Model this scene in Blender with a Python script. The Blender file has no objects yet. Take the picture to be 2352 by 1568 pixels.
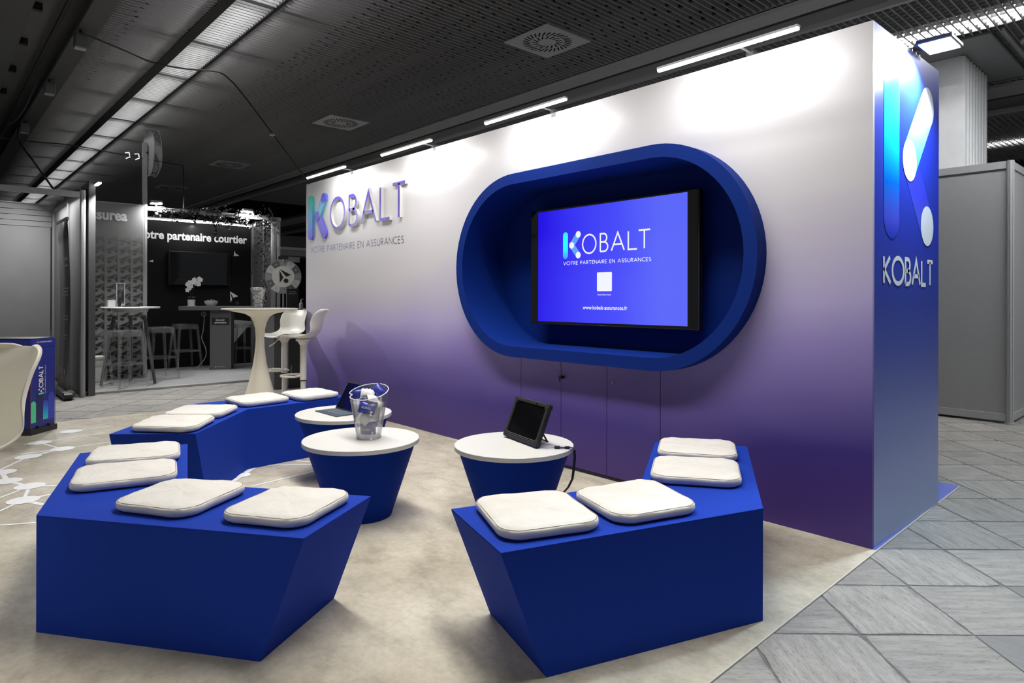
import bpy, bmesh, math, random
from mathutils import Vector, Matrix
PI = math.pi
S = bpy.context.scene
COL = S.collection
rnd = random.Random(7)

# ---------------------------------------------------------------- camera, world, exposure
CAMP = Vector((1.14, -3.335, 1.183))
YAW = math.radians(42.2185)
FWD = Vector((-math.cos(YAW), math.sin(YAW), 0))
RGT = Vector((math.sin(YAW), math.cos(YAW), 0))
ROLL = 0.0022
cam_d = bpy.data.cameras.new('camera')
cam = bpy.data.objects.new('camera', cam_d)
COL.objects.link(cam)
up = Vector((0, 0, 1))
cr = RGT * math.cos(ROLL) + up * math.sin(ROLL)
cu = up * math.cos(ROLL) - RGT * math.sin(ROLL)
m = Matrix((cr, cu, -FWD)).transposed().to_4x4()
m.translation = CAMP
cam.matrix_world = m
cam_d.sensor_fit = 'HORIZONTAL'
cam_d.sensor_width = 36.0
cam_d.lens = 1500 / 2352 * 36.0
cam_d.shift_x = 0.0
cam_d.shift_y = -(784 - 684.5) / 2352
cam_d.clip_start = 0.05
S.camera = cam

S.view_settings.view_transform = 'Standard'
S.view_settings.look = 'None'
S.view_settings.exposure = 0.0
S.view_settings.gamma = 1.0
S.view_settings.use_curve_mapping = False
S.cycles.use_denoising = True
S.cycles.max_bounces = 8
S.cycles.diffuse_bounces = 3
S.cycles.glossy_bounces = 3
S.cycles.transmission_bounces = 8
S.cycles.transparent_max_bounces = 12
S.cycles.caustics_reflective = False
S.cycles.caustics_refractive = False
S.cycles.sample_clamp_indirect = 4.0

W = bpy.data.worlds.new('hall_air')
S.world = W
W.use_nodes = True
W.node_tree.nodes['Background'].inputs[0].default_value = (0.93, 0.95, 1.0, 1)
W.node_tree.nodes['Background'].inputs[1].default_value = 0.2

CEIL = 3.70


def area(name, loc, sx, sy, power, rgb=(1, 1, 1), direction=(0, 0, -1), spread=None):
    d = bpy.data.lights.new(name, 'AREA')
    d.shape = 'RECTANGLE'
    d.size, d.size_y = sx, sy
    d.energy = power
    d.color = rgb
    if spread:
        d.spread = spread
    o = bpy.data.objects.new(name, d)
    COL.objects.link(o)
    o.location = loc
    o.rotation_euler = Vector(direction).to_track_quat('-Z', 'Y').to_euler()
    return o


# fill lights added out of view along the hall's ceiling lines, behind the camera too
area('hall_ceiling_fill_light', (-2.0, -1.33, CEIL - 0.03), 4.8, 0.35, 105, (1.0, 0.97, 0.92), spread=2.0)
area('hall_ceiling_fill_light', (-0.5, -5.6, CEIL - 0.03), 9.0, 0.35, 85, (1.0, 0.98, 0.94), spread=2.0)
area('hall_ceiling_fill_light', (2.2, 3.75, CEIL - 0.03), 4.5, 0.35, 150, (0.93, 0.97, 1.0))
area('hall_ceiling_fill_light', (5.0, -1.0, CEIL - 0.03), 0.35, 5.0, 18, (0.93, 0.97, 1.0), spread=2.2)  # added crosswise to brighten the right floor; no ceiling line known here


# ---------------------------------------------------------------- materials
def lin(v):
    v /= 255.0
    return v / 12.92 if v <= 0.04045 else ((v + 0.055) / 1.055) ** 2.4


def C(r, g, b):
    return (lin(r), lin(g), lin(b), 1.0)


class NT:
    """small node-tree writer"""

    def __init__(s, name):
        s.m = bpy.data.materials.new(name)
        s.m.use_nodes = True
        s.t = s.m.node_tree
        s.b = s.t.nodes['Principled BSDF']

    def n(s, kind, **kw):
        nd = s.t.nodes.new(kind)
        for k, v in kw.items():
            if isinstance(k, str) and hasattr(nd, k):
                setattr(nd, k, v)
        return nd

    def l(s, a, b):
        s.t.links.new(a, b)

    def set(s, **kw):
        for k, v in kw.items():
            s.b.inputs[k.replace('_', ' ')].default_value = v

    def coord(s, which='Object', scale=(1, 1, 1), rot=(0, 0, 0), loc=(0, 0, 0)):
        tc = s.n('ShaderNodeTexCoord')
        mp = s.n('ShaderNodeMapping')
        mp.inputs['Scale'].default_value = scale
        mp.inputs['Rotation'].default_value = rot
        mp.inputs['Location'].default_value = loc
        s.l(tc.outputs[which], mp.inputs['Vector'])
        return mp.outputs[0]

    def noise(s, vec, scale, detail=3, rough=0.55):
        nd = s.n('ShaderNodeTexNoise')
        nd.inputs['Scale'].default_value = scale
        nd.inputs['Detail'].default_value = detail
        nd.inputs['Roughness'].default_value = rough
        s.l(vec, nd.inputs['Vector'])
        return nd.outputs[0]

    def ramp(s, fac, stops):
        nd = s.n('ShaderNodeValToRGB')
        e = nd.color_ramp.elements
        while len(e) < len(stops):
            e.new(0.5)
        for el, (p, c) in zip(e, stops):
            el.position = p
            el.color = c
        s.l(fac, nd.inputs[0])
        return nd.outputs[0]

    def mix(s, fac, a, b, mode='MIX'):
        nd = s.n('ShaderNodeMix')
        nd.data_type = 'RGBA'
        nd.blend_type = mode
        for sock, v in ((nd.inputs[0], fac), (nd.inputs[6], a), (nd.inputs[7], b)):
            if isinstance(v, (int, float, tuple)):
                sock.default_value = v
            else:
                s.l(v, sock)
        return nd.outputs[2]

    def math(s, op, a, b=None):
        nd = s.n('ShaderNodeMath')
        nd.operation = op
        for i, v in enumerate((a, b)):
            if v is None:
                continue
            if isinstance(v, (int, float)):
                nd.inputs[i].default_value = v
            else:
                s.l(v, nd.inputs[i])
        return nd.outputs[0]

    def bump(s, h, strength=0.3, dist=0.01):
        nd = s.n('ShaderNodeBump')
        nd.inputs['Strength'].default_value = strength
        nd.inputs['Distance'].default_value = dist
        s.l(h, nd.inputs['Height'])
        s.l(nd.outputs[0], s.b.inputs['Normal'])


def plain(name, col, rough=0.5, metal=0.0, spec=0.5, grain=0.04, gscale=40.0, bump=0.0, emit=0.0, sheen=0.0, ecol=None):
    t = NT(name)
    v = t.coord()
    nz = t.noise(v, gscale, 3)
    lo = tuple(max(0, c * (1 - grain)) for c in col[:3]) + (1,)
    hi = tuple(min(1, c * (1 + grain)) for c in col[:3]) + (1,)
    t.l(t.ramp(nz, [(0.3, lo), (0.7, hi)]), t.b.inputs['Base Color'])
    t.set(Roughness=rough, Metallic=metal, Specular_IOR_Level=spec)
    if sheen:
        t.set(Sheen_Weight=sheen, Sheen_Roughness=0.4)
    if bump:
        t.bump(nz, bump, 0.004)
    if emit:
        t.b.inputs['Emission Color'].default_value = ecol or col
        t.b.inputs['Emission Strength'].default_value = emit
    return t.m


def gradient(name, axis, lo, hi, stops, rough=0.4, emit=0.0, spec=0.5):
    """colour print that runs along one object axis from lo to hi"""
    t = NT(name)
    tc = t.n('ShaderNodeTexCoord')
    sp = t.n('ShaderNodeSeparateXYZ')
    t.l(tc.outputs['Object'], sp.inputs[0])
    mr = t.n('ShaderNodeMapRange')
    mr.inputs['From Min'].default_value = lo
    mr.inputs['From Max'].default_value = hi
    t.l(sp.outputs['XYZ'.index(axis)], mr.inputs['Value'])
    c = t.ramp(mr.outputs[0], stops)
    t.l(c, t.b.inputs['Base Color'])
    t.set(Roughness=rough, Specular_IOR_Level=spec)
    if emit:
        t.l(c, t.b.inputs['Emission Color'])
        t.set(Emission_Strength=emit)
    return t.m


def clear(name, col=(1, 1, 1, 1), rough=0.02, ior=1.45, alpha=0.04, haze=0.03):
    """thin clear plastic: mostly see-through with a glossy skin"""
    t = NT(name)
    tr = t.n('ShaderNodeBsdfTransparent')
    tr.inputs[0].default_value = col
    gl = t.n('ShaderNodeBsdfGlossy')
    gl.inputs['Roughness'].default_value = rough
    fr = t.n('ShaderNodeFresnel')
    fr.inputs['IOR'].default_value = ior
    f = t.math('ADD', t.math('MULTIPLY', fr.outputs[0], 0.45), alpha)
    base = tr.outputs[0]
    if haze:
        df = t.n('ShaderNodeBsdfDiffuse')
        df.inputs[0].default_value = (0.85, 0.85, 0.85, 1)
        hz = t.n('ShaderNodeMixShader')
        hz.inputs[0].default_value = haze
        t.l(tr.outputs[0], hz.inputs[1])
        t.l(df.outputs[0], hz.inputs[2])
        base = hz.outputs[0]
    mx = t.n('ShaderNodeMixShader')
    t.l(f, mx.inputs[0])
    t.l(base, mx.inputs[1])
    t.l(gl.outputs[0], mx.inputs[2])
    t.l(mx.outputs[0], t.t.nodes['Material Output'].inputs['Surface'])
    return t.m


M = {}
M['blue'] = plain('cobalt_velvet_laminate', (0.011, 0.042, 0.35, 1), 0.75, spec=0.08, grain=0.06, gscale=220, bump=0.05)
M['blue_ring'] = plain('cobalt_lacquer', (0.002, 0.021, 0.18, 1), 0.65, spec=0.12, grain=0.05, gscale=150)
M['white_top'] = plain('white_laminate', C(212, 211, 206), 0.32, grain=0.01)
M['white_plastic'] = plain('white_moulded_plastic', C(226, 224, 215), 0.38, grain=0.01)
M['cream_plastic'] = plain('cream_moulded_plastic', C(244, 238, 219), 0.4, grain=0.01)
M['black'] = plain('black_plastic', C(18, 18, 19), 0.45, grain=0.1)
M['black_gloss'] = plain('black_glass', C(6, 6, 8), 0.06, grain=0.05)
M['dark'] = plain('dark_grey_panel', C(40, 40, 41), 0.6)
M['alu'] = plain('brushed_aluminium', C(150, 150, 150), 0.38, metal=0.75, grain=0.06, gscale=90)
M['alu_light'] = plain('pale_aluminium_profile', C(168, 168, 168), 0.45, metal=0.2, grain=0.04)
M['alu_dark'] = plain('dark_aluminium_profile', C(84, 84, 84), 0.45, metal=0.3, grain=0.05)
M['grey_panel'] = plain('grey_melamine_panel', C(150, 150, 150), 0.5, grain=0.02, gscale=25)
M['grey_panel_l'] = plain('pale_melamine_panel', C(172, 172, 172), 0.5, grain=0.02, gscale=25)
M['mid_grey'] = plain('mid_grey_paint', C(92, 92, 92), 0.55)
M['lamp'] = plain('lamp_diffuser', (1, 1, 1, 1), 0.5, emit=9.0, grain=0.0)
M['tube'] = plain('fluorescent_tube', (1, 1, 1, 1), 0.5, emit=52.0, grain=0.0)
M['tube_b'] = plain('bright_fluorescent_tube', (1, 1, 1, 1), 0.5, emit=130.0, grain=0.0)
M['clear'] = clear('clear_acrylic')
M['clear_stool'] = clear('clear_polycarbonate', (0.93, 0.93, 0.93, 1), 0.05, 1.45, 0.015, 0.07)
M['white_print'] = plain('white_print', C(238, 240, 246), 0.4, grain=0.0)
M['cable'] = plain('black_cable', C(14, 14, 14), 0.5, grain=0.05)


# ---------------------------------------------------------------- mesh helpers
class B:
    def __init__(s):
        s.v, s.f, s.fm, s.cur = [], [], [], 0

    def add(s, vs, fs):
        o = len(s.v)
        s.v += [tuple(p) for p in vs]
        for f in fs:
            s.f.append([i + o for i in f])
            s.fm.append(s.cur)
        return s

    def box(s, x0, x1, y0, y1, z0, z1, mat=None):
        vs = [Vector((x, y, z)) for z in (z0, z1) for x, y in ((x0, y0), (x1, y0), (x1, y1), (x0, y1))]
        if mat is not None:
            vs = [mat @ p for p in vs]
        return s.add(vs, [(3, 2, 1, 0), (4, 5, 6, 7), (0, 1, 5, 4), (1, 2, 6, 5), (2, 3, 7, 6), (3, 0, 4, 7)])

    def prism(s, poly, z0, z1, mat=None):
        n = len(poly)
        vs = [Vector((p[0], p[1], z0)) for p in poly] + [Vector((p[0], p[1], z1)) for p in poly]
        if mat is not None:
            vs = [mat @ p for p in vs]
        return s.add(vs, [tuple(range(n))[::-1], tuple(range(n, 2 * n))] + [(i, (i + 1) % n, (i + 1) % n + n, i + n) for i in range(n)])

    def loft(s, loops, cap0=True, cap1=True):
        n = len(loops[0])
        vs = [p for lp in loops for p in lp]
        fs = []
        for k in range(len(loops) - 1):
            for i in range(n):
                j = (i + 1) % n
                fs.append((k * n + i, k * n + j, (k + 1) * n + j, (k + 1) * n + i))
        if cap0:
            fs.append(tuple(range(n))[::-1])
        if cap1:
            o = (len(loops) - 1) * n
            fs.append(tuple(range(o, o + n)))
        return s.add(vs, fs)

    def lathe(s, prof, c=(0, 0, 0), n=32, cap0=True, cap1=True):
        loops = [[(c[0] + r * math.cos(2 * PI * i / n), c[1] + r * math.sin(2 * PI * i / n), c[2] + z) for i in range(n)] for r, z in prof]
        return s.loft(loops, cap0, cap1)

    def tube(s, pts, r, n=8, closed=False):
        pts = [Vector(p) for p in pts]
        k = len(pts)
        loops = []
        prev = None
        for i, p in enumerate(pts):
            if closed:
                d = (pts[(i + 1) % k] - pts[i - 1])
            else:
                d = pts[min(i + 1, k - 1)] - pts[max(i - 1, 0)]
            d.normalize()
            if prev is None:
                a = d.orthogonal().normalized()
            else:
                a = (prev - d * prev.dot(d))
                a = a.normalized() if a.length > 1e-6 else d.orthogonal().normalized()
            prev = a
            b = d.cross(a)
            rr = r[i] if isinstance(r, (list, tuple)) else r
            loops.append([p + (a * math.cos(2 * PI * j / n) + b * math.sin(2 * PI * j / n)) * rr for j in range(n)])
        if closed:
            loops.append(loops[0])
            return s.loft(loops, False, False)
        return s.loft(loops)

    def cyl(s, p0, p1, r0, r1=None, n=16):
        return s.tube([p0, p1], [r0, r0 if r1 is None else r1], n)

    def strap(s, pts, w, t, side=(0, 0, 1)):
        """flat band along a path, width along 'side'"""
        side = Vector(side).normalized()
        loops = []
        pts = [Vector(p) for p in pts]
        for i, p in enumerate(pts):
            d = (pts[min(i + 1, len(pts) - 1)] - pts[max(i - 1, 0)]).normalized()
            sd = (side - d * side.dot(d))
            sd = sd.normalized() if sd.length > 1e-4 else d.orthogonal().normalized()
            nn = d.cross(sd)
            loops.append([p + sd * w / 2 + nn * t / 2, p - sd * w / 2 + nn * t / 2, p - sd * w / 2 - nn * t / 2, p + sd * w / 2 - nn * t / 2])
        return s.loft(loops)

    def sphere(s, c, r, n=10, sc=(1, 1, 1)):
        loops = []
        for i in range(1, n):
            a = PI * i / n
            loops.append([(c[0] + sc[0] * r * math.sin(a) * math.cos(2 * PI * j / (2 * n)), c[1] + sc[1] * r * math.sin(a) * math.sin(2 * PI * j / (2 * n)), c[2] - sc[2] * r * math.cos(a)) for j in range(2 * n)])
        return s.loft(loops)


def build(b, name, mat, parent=None, world=True, smooth=False, bevel=0.0, kind=None, label=None, angle=35, seg=2):
    me = bpy.data.meshes.new(name)
    vs = b.v
    if parent is not None and world:
        off = parent.matrix_basis.translation if parent.parent is None else parent.parent.matrix_basis.translation
        vs = [(p[0] - off.x, p[1] - off.y, p[2] - off.z) for p in vs]
    me.from_pydata([tuple(p) for p in vs], [], b.f)
    mats = mat if isinstance(mat, (list, tuple)) else [mat]
    for mm in mats:
        me.materials.append(mm)
    if len(mats) > 1:
        me.polygons.foreach_set('material_index', b.fm)
    bm = bmesh.new()
    bm.from_mesh(me)
    bmesh.ops.recalc_face_normals(bm, faces=bm.faces)
    if smooth:
        for f in bm.faces:
            f.smooth = True
        ca = math.radians(angle)
        for e in bm.edges:
            if len(e.link_faces) == 2 and e.calc_face_angle(0) > ca:
                e.smooth = False
    bm.to_mesh(me)
    bm.free()
    o = bpy.data.objects.new(name, me)
    COL.objects.link(o)
    if parent is not None:
        o.parent = parent
    if bevel:
        md = o.modifiers.new('bevel', 'BEVEL')
        md.width = bevel
        md.segments = seg
        md.limit_method = 'ANGLE'
        md.angle_limit = math.radians(40)
    if kind:
        o['kind'] = kind
    if label:
        o['label'] = label
    return o


def thing(name, label, cat, loc=(0, 0, 0), rz=0.0, group=None):
    o = bpy.data.objects.new(name, None)
    o.empty_display_size = 0.1
    COL.objects.link(o)
    o.location = loc
    o.rotation_euler = (0, 0, rz)
    o['label'] = label
    o['category'] = cat
    if group:
        o['group'] = group
    return o


def tag(o, label, cat, group=None):
    o['label'] = label
    o['category'] = cat
    if group:
        o['group'] = group
    return o


def copy_tree(o, parent=None):
    c = o.copy()
    COL.objects.link(c)
    if parent is not None:
        c.parent = parent
    for ch in list(o.children):
        copy_tree(ch, c)
    return c


def inst(src, name, parent, loc, rz=0.0, scale=None):
    """one more object that shares src's mesh"""
    c = bpy.data.objects.new(name, src.data)
    COL.objects.link(c)
    c.parent = parent
    c.location = loc
    c.rotation_euler = (0, 0, rz)
    if scale:
        c.scale = scale
    return c


def struct(b, name, mat, parent=None, **kw):
    o = build(b, name, mat, parent, **kw)
    if parent is None:
        o['kind'] = 'structure'
    return o


# ---- lettering
def arc(cx, cy, rx, ry, a0, a1, n=14):
    return [(cx + rx * math.cos(math.radians(a0 + (a1 - a0) * i / n)), cy + ry * math.sin(math.radians(a0 + (a1 - a0) * i / n))) for i in range(n + 1)]


GLYPH = {  # thin geometric capitals: (advance width, strokes) in a cell of height 1
    'A': (0.74, [[(0, 0), (0.37, 1), (0.74, 0)], [(0.13, 0.34), (0.61, 0.34)]]),
    'B': (0.46, [[(0, 0), (0, 1), (0.2, 1)] + arc(0.2, 0.765, 0.2, 0.235, 90, -90)[1:] + [(0, 0.53)], [(0.2, 0.53)] + arc(0.22, 0.265, 0.24, 0.265, 90, -90)[1:] + [(0, 0)]]),
    'C': (0.72, [arc(0.48, 0.5, 0.48, 0.5, 52, 308, 22)]),
    'E': (0.40, [[(0.4, 1), (0, 1), (0, 0), (0.4, 0)], [(0, 0.52), (0.37, 0.52)]]),
    'I': (0.0, [[(0, 0), (0, 1)]]),
    'K': (0.52, [[(0, 0), (0, 1)], [(0.48, 1), (0.03, 0.52), (0.52, 0)]]),
    'L': (0.40, [[(0, 1), (0, 0), (0.4, 0)]]),
    'N': (0.62, [[(0, 0), (0, 1), (0.62, 0), (0.62, 1)]]),
    'O': (0.96, [arc(0.48, 0.5, 0.48, 0.5, 90, 450, 32)]),
    'P': (0.42, [[(0, 0), (0, 1), (0.2, 1)] + arc(0.2, 0.75, 0.22, 0.25, 90, -90)[1:] + [(0, 0.5)]]),
    'R': (0.46, [[(0, 0), (0, 1), (0.2, 1)] + arc(0.2, 0.75, 0.22, 0.25, 90, -90)[1:] + [(0, 0.5)], [(0.16, 0.5), (0.46, 0)]]),
    'S': (0.44, [arc(0.22, 0.76, 0.2, 0.24, 40, 270, 14) + arc(0.22, 0.26, 0.22, 0.26, 90, -140, 14)[1:]]),
    'T': (0.56, [[(0, 1), (0.56, 1)], [(0.28, 1), (0.28, 0)]]),
    'U': (0.62, [[(0, 1), (0, 0.3)] + arc(0.31, 0.31, 0.31, 0.31, 180, 360)[1:] + [(0.62, 1)]]),
    'V': (0.66, [[(0, 1), (0.33, 0), (0.66, 1)]]),
    ' ': (0.28, []),
}


def ribbon(b, pts, w, M4, depth=0.0, sx=1.0, sy=1.0, ox=0.0, oy=0.0):
    """a stroke of width w (world) along 2-D points scaled by sx, sy; local x,y -> world by M4, z = depth"""
    P = [Vector((ox + p[0] * sx, oy + p[1] * sy)) for p in pts]
    n = len(P)
    closed = (P[0] - P[-1]).length < 1e-5
    L, Rr = [], []
    for i in range(n):
        if closed:
            a, c = P[i - 1] if i > 0 else P[-2], P[i + 1] if i < n - 1 else P[1]
        else:
            a, c = P[max(i - 1, 0)], P[min(i + 1, n - 1)]
        d0 = (P[i] - a)
        d1 = (c - P[i])
        d0 = d0.normalized() if d0.length > 1e-9 else d1.normalized()
        d1 = d1.normalized() if d1.length > 1e-9 else d0
        nn = Vector((-(d0 + d1).y, (d0 + d1).x))
        nn = nn.normalized() if nn.length > 1e-6 else Vector((-d0.y, d0.x))
        k = max(0.35, nn.dot(Vector((-d0.y, d0.x))))
        L.append(P[i] + nn * (w / 2 / k))
        Rr.append(P[i] - nn * (w / 2 / k))
    vs, fs = [], []
    for i in range(n):
        for q in (L[i], Rr[i]):
            vs.append(M4 @ Vector((q.x, q.y, depth)))
            if depth:
                vs.append(M4 @ Vector((q.x, q.y, 0)))
    if not depth:
        fs = [(2 * i, 2 * i + 1, 2 * i + 3, 2 * i + 2) for i in range(n - 1)]
    else:
        for i in range(n - 1):
            a = 4 * i
            c = a + 4
            fs += [(a, a + 2, c + 2, c), (a, c, c + 1, a + 1), (a + 2, a + 3, c + 3, c + 2)]
        if not closed:
            fs += [(0, 1, 3, 2), (4 * n - 4, 4 * n - 2, 4 * n - 1, 4 * n - 3)]
    b.add(vs, fs)


def word(b, text, M4, x0, x1, y0, y1, w, gap=0.2, depth=0.0):
    """line of stroke capitals filling the box x0..x1, y0..y1 of M4's plane"""
    adv = 0
    for k, ch in enumerate(text):
        adv += GLYPH[ch][0] + (gap if k < len(text) - 1 else 0)
    sx = (x1 - x0 - w) / adv
    sy = (y1 - y0 - w)
    x = x0 + w / 2
    for ch in text:
        for st in GLYPH[ch][1]:
            ribbon(b, st, w, M4, depth, sx, sy, x, y0 + w / 2)
        x += (GLYPH[ch][0] + gap) * sx


def plane_m(o, ex, ey):
    ex, ey = Vector(ex).normalized(), Vector(ey).normalized()
    m4 = Matrix((ex, ey, ex.cross(ey))).transposed().to_4x4()
    m4.translation = Vector(o)
    return m4


def textmesh(b, body, M4, x0, x1, y0, y1, bold=0.0, keep=False):
    """built-in sans text fitted to the box (letters as flat faces)"""
    cu_ = bpy.data.curves.new('txt', 'FONT')
    cu_.body = body
    cu_.offset = bold
    cu_.resolution_u = 4
    ob = bpy.data.objects.new('txt', cu_)
    COL.objects.link(ob)
    bpy.context.view_layer.update()
    dg = bpy.context.evaluated_depsgraph_get()
    me = bpy.data.meshes.new_from_object(ob.evaluated_get(dg))
    xs = [v.co.x for v in me.vertices]
    ys = [v.co.y for v in me.vertices]
    ax, bx_, ay, by = min(xs), max(xs), min(ys), max(ys)
    b.add([M4 @ Vector((x0 + (v.co.x - ax) / (bx_ - ax) * (x1 - x0), y0 + (v.co.y - ay) / (by - ay) * (y1 - y0), 0)) for v in me.vertices], [tuple(p.vertices) for p in me.polygons])
    bpy.data.objects.remove(ob)
    bpy.data.meshes.remove(me)
    bpy.data.curves.remove(cu_)


def disc(b, M4, cx, cy, rx, ry=None, n=32, z=0.0):
    ry = ry or rx
    b.add([M4 @ Vector((cx + rx * math.cos(2 * PI * i / n), cy + ry * math.sin(2 * PI * i / n), z)) for i in range(n)], [tuple(range(n))])


def capsule(M4, p, q, r, n=12, z=0.0):
    """outline of a thick round-ended bar from p to q"""
    p, q = Vector(p), Vector(q)
    a0 = math.atan2((q - p).y, (q - p).x)
    o = []
    for i in range(n + 1):
        a = a0 + PI / 2 + PI * i / n
        o.append(M4 @ Vector((p.x + r * math.cos(a), p.y + r * math.sin(a), z)))
    for i in range(n + 1):
        a = a0 - PI / 2 + PI * i / n
        o.append(M4 @ Vector((q.x + r * math.cos(a), q.y + r * math.sin(a), z)))
    return o


def poly2(b, M4, pts, z=0.0):
    b.add([M4 @ Vector((p[0], p[1], z)) for p in pts], [tuple(range(len(pts)))])

# ================================================================ THE SETTING
def px(P):
    """pixel of a world point (used only to choose which floor tiles are in view)"""
    v = Vector(P) - CAMP
    z = v.dot(FWD)
    if z < 0.2:
        return None
    return 1176 + v.dot(RGT) / z * 1500, 684.5 - v.z / z * 1500, z


# ---- floor: square travertine slabs, grain turned in every second one
def tile_material():
    t = NT('grey_travertine')
    oi = t.n('ShaderNodeObjectInfo')
    tc = t.n('ShaderNodeTexCoord')
    off = t.n('ShaderNodeVectorMath')
    off.operation = 'MULTIPLY_ADD'
    cv = t.n('ShaderNodeCombineXYZ')
    for i in range(3):
        t.l(oi.outputs['Random'], cv.inputs[i])
    t.l(cv.outputs[0], off.inputs[0])
    off.inputs[1].default_value = (31.0, 47.0, 13.0)
    t.l(tc.outputs['Object'], off.inputs[2])
    mp = t.n('ShaderNodeMapping')
    mp.inputs['Scale'].default_value = (2.2, 17.0, 1.0)
    t.l(off.outputs[0], mp.inputs[0])
    grain = t.noise(mp.outputs[0], 2.4, 8, 0.68)
    mp2 = t.n('ShaderNodeMapping')
    mp2.inputs['Scale'].default_value = (24.0, 100.0, 1.0)
    t.l(off.outputs[0], mp2.inputs[0])
    pits = t.noise(mp2.outputs[0], 1.6, 4, 0.6)
    cloud = t.noise(off.outputs[0], 5.0, 3)
    base = t.ramp(grain, [(0.28, C(122, 120, 115)), (0.42, C(146, 143, 137)), (0.58, C(162, 158, 152)), (0.74, C(174, 170, 164))])
    pit = t.ramp(pits, [(0.35, (0.48, 0.48, 0.48, 1)), (0.44, (1, 1, 1, 1))])
    c1 = t.mix(0.75, base, pit, 'MULTIPLY')
    tone = t.ramp(cloud, [(0.3, (0.82, 0.82, 0.82, 1)), (0.7, (1.06, 1.06, 1.06, 1))])
    c2 = t.mix(0.8, c1, tone, 'MULTIPLY')
    rt = t.ramp(oi.outputs['Random'], [(0.0, (0.84, 0.84, 0.84, 1)), (1.0, (1.08, 1.08, 1.08, 1))])
    c3 = t.mix(1.0, c2, rt, 'MULTIPLY')
    sp = t.n('ShaderNodeSeparateXYZ')
    t.l(tc.outputs['Object'], sp.inputs[0])
    d = t.math('MAXIMUM', t.math('ABSOLUTE', sp.outputs[0]), t.math('ABSOLUTE', sp.outputs[1]))
    wob = t.noise(off.outputs[0], 14.0, 5, 0.7)
    d = t.math('ADD', d, t.math('MULTIPLY', t.math('SUBTRACT', wob, 0.42), 0.075))
    edge = t.ramp(d, [(0.198, (0, 0, 0, 1)), (0.202, (1, 1, 1, 1))])
    c3 = t.mix(t.math('MULTIPLY', edge, 0.75), c3, C(112, 112, 112))
    t.l(c3, t.b.inputs['Base Color'])
    t.l(t.ramp(grain, [(0.3, (0.5, 0.5, 0.5, 1)), (0.7, (0.28, 0.28, 0.28, 1))]), t.b.inputs['Roughness'])
    t.bump(pits, 0.25, 0.002)
    return t.m


M['tile'] = tile_material()
M['grout'] = plain('grey_joint_filler', C(104, 103, 100), 0.85, grain=0.25, gscale=30)
fb = B().box(-28, 9, -9, 16, -0.06, -0.0060)
floor = struct(fb, 'floor', M['grout'])

TW = 0.40
rot = math.radians(-0.9)
RU = RGT * math.cos(rot) + FWD * math.sin(rot)
RV = FWD * math.cos(rot) - RGT * math.sin(rot)
TA = math.atan2(RU.y, RU.x)


def tile_mesh(k):
    r = random.Random(k)
    h = TW / 2 - 0.0022
    pts = []
    for sx, sy, dx, dy in ((-1, -1, 1, 0), (1, -1, 0, 1), (1, 1, -1, 0), (-1, 1, 0, -1)):
        for q in range(5):
            x, y = sx * h + dx * 2 * h * q / 5, sy * h + dy * 2 * h * q / 5
            j = abs(r.gauss(0, 0.003)) + (0.006 if q == 0 and r.random() < 0.35 else 0)
            x -= math.copysign(j, x) if abs(x) > h * 0.99 else 0
            y -= math.copysign(j, y) if abs(y) > h * 0.99 else 0
            pts.append((x, y))
    return B().prism(pts, -0.02, 0.0)


protos = []
for k in range(4):
    o = build(tile_mesh(k), 'tile', M['tile'])
    protos.append(o.data)
    bpy.data.objects.remove(o)
cand = []
for i in range(-40, 22):
    for j in range(-8, 40):
        u, v = 1.2 + TW * (i + 0.5), 2.332 + TW * (j + 0.5)
        p = Vector((CAMP.x, CAMP.y, 0)) + RU * u + RV * v
        if -6.1 < p.x < -0.30 and p.y < 1.25:
            continue
        if p.x < -8.5 and -1.6 < p.y < 1.4 or p.x < -10.3 and p.y < 1 or p.y > 11 or p.x < -17:
            continue
        q = px((p.x, p.y, 0))
        if q is None or not (-900 < q[0] < 2352 + 2600 and q[1] < 1568 + 1500):
            continue
        seen = -120 < q[0] < 2352 + 120 and q[1] < 1568 + 160
        cand.append((q[2] if seen else q[2] + 1000, i, j, p))
cand.sort(key=lambda a: a[0])
for n, (z, i, j, p) in enumerate(cand[:300]):
    o = bpy.data.objects.new('tile', protos[(i * 7 + j * 3) % 4])
    COL.objects.link(o)
    o.parent = floor
    o.location = (p.x, p.y, -0.004 - 0.0004 * ((i * 13 + j * 5) % 3))
    o.rotation_euler = (0, 0, TA + (PI / 2 if (i + j) % 2 == 0 else 0))
if cand[300:]:
    fb = B()
    for z, i, j, p in cand[300:]:
        m4 = Matrix.Translation((p.x, p.y, -0.004)) @ Matrix.Rotation(TA, 4, 'Z')
        h = TW / 2 - 0.003
        fb.box(-h, h, -h, h, -0.02, 0, m4)
    build(fb, 'far_tiles', M['tile'], floor, kind='stuff')


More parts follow.
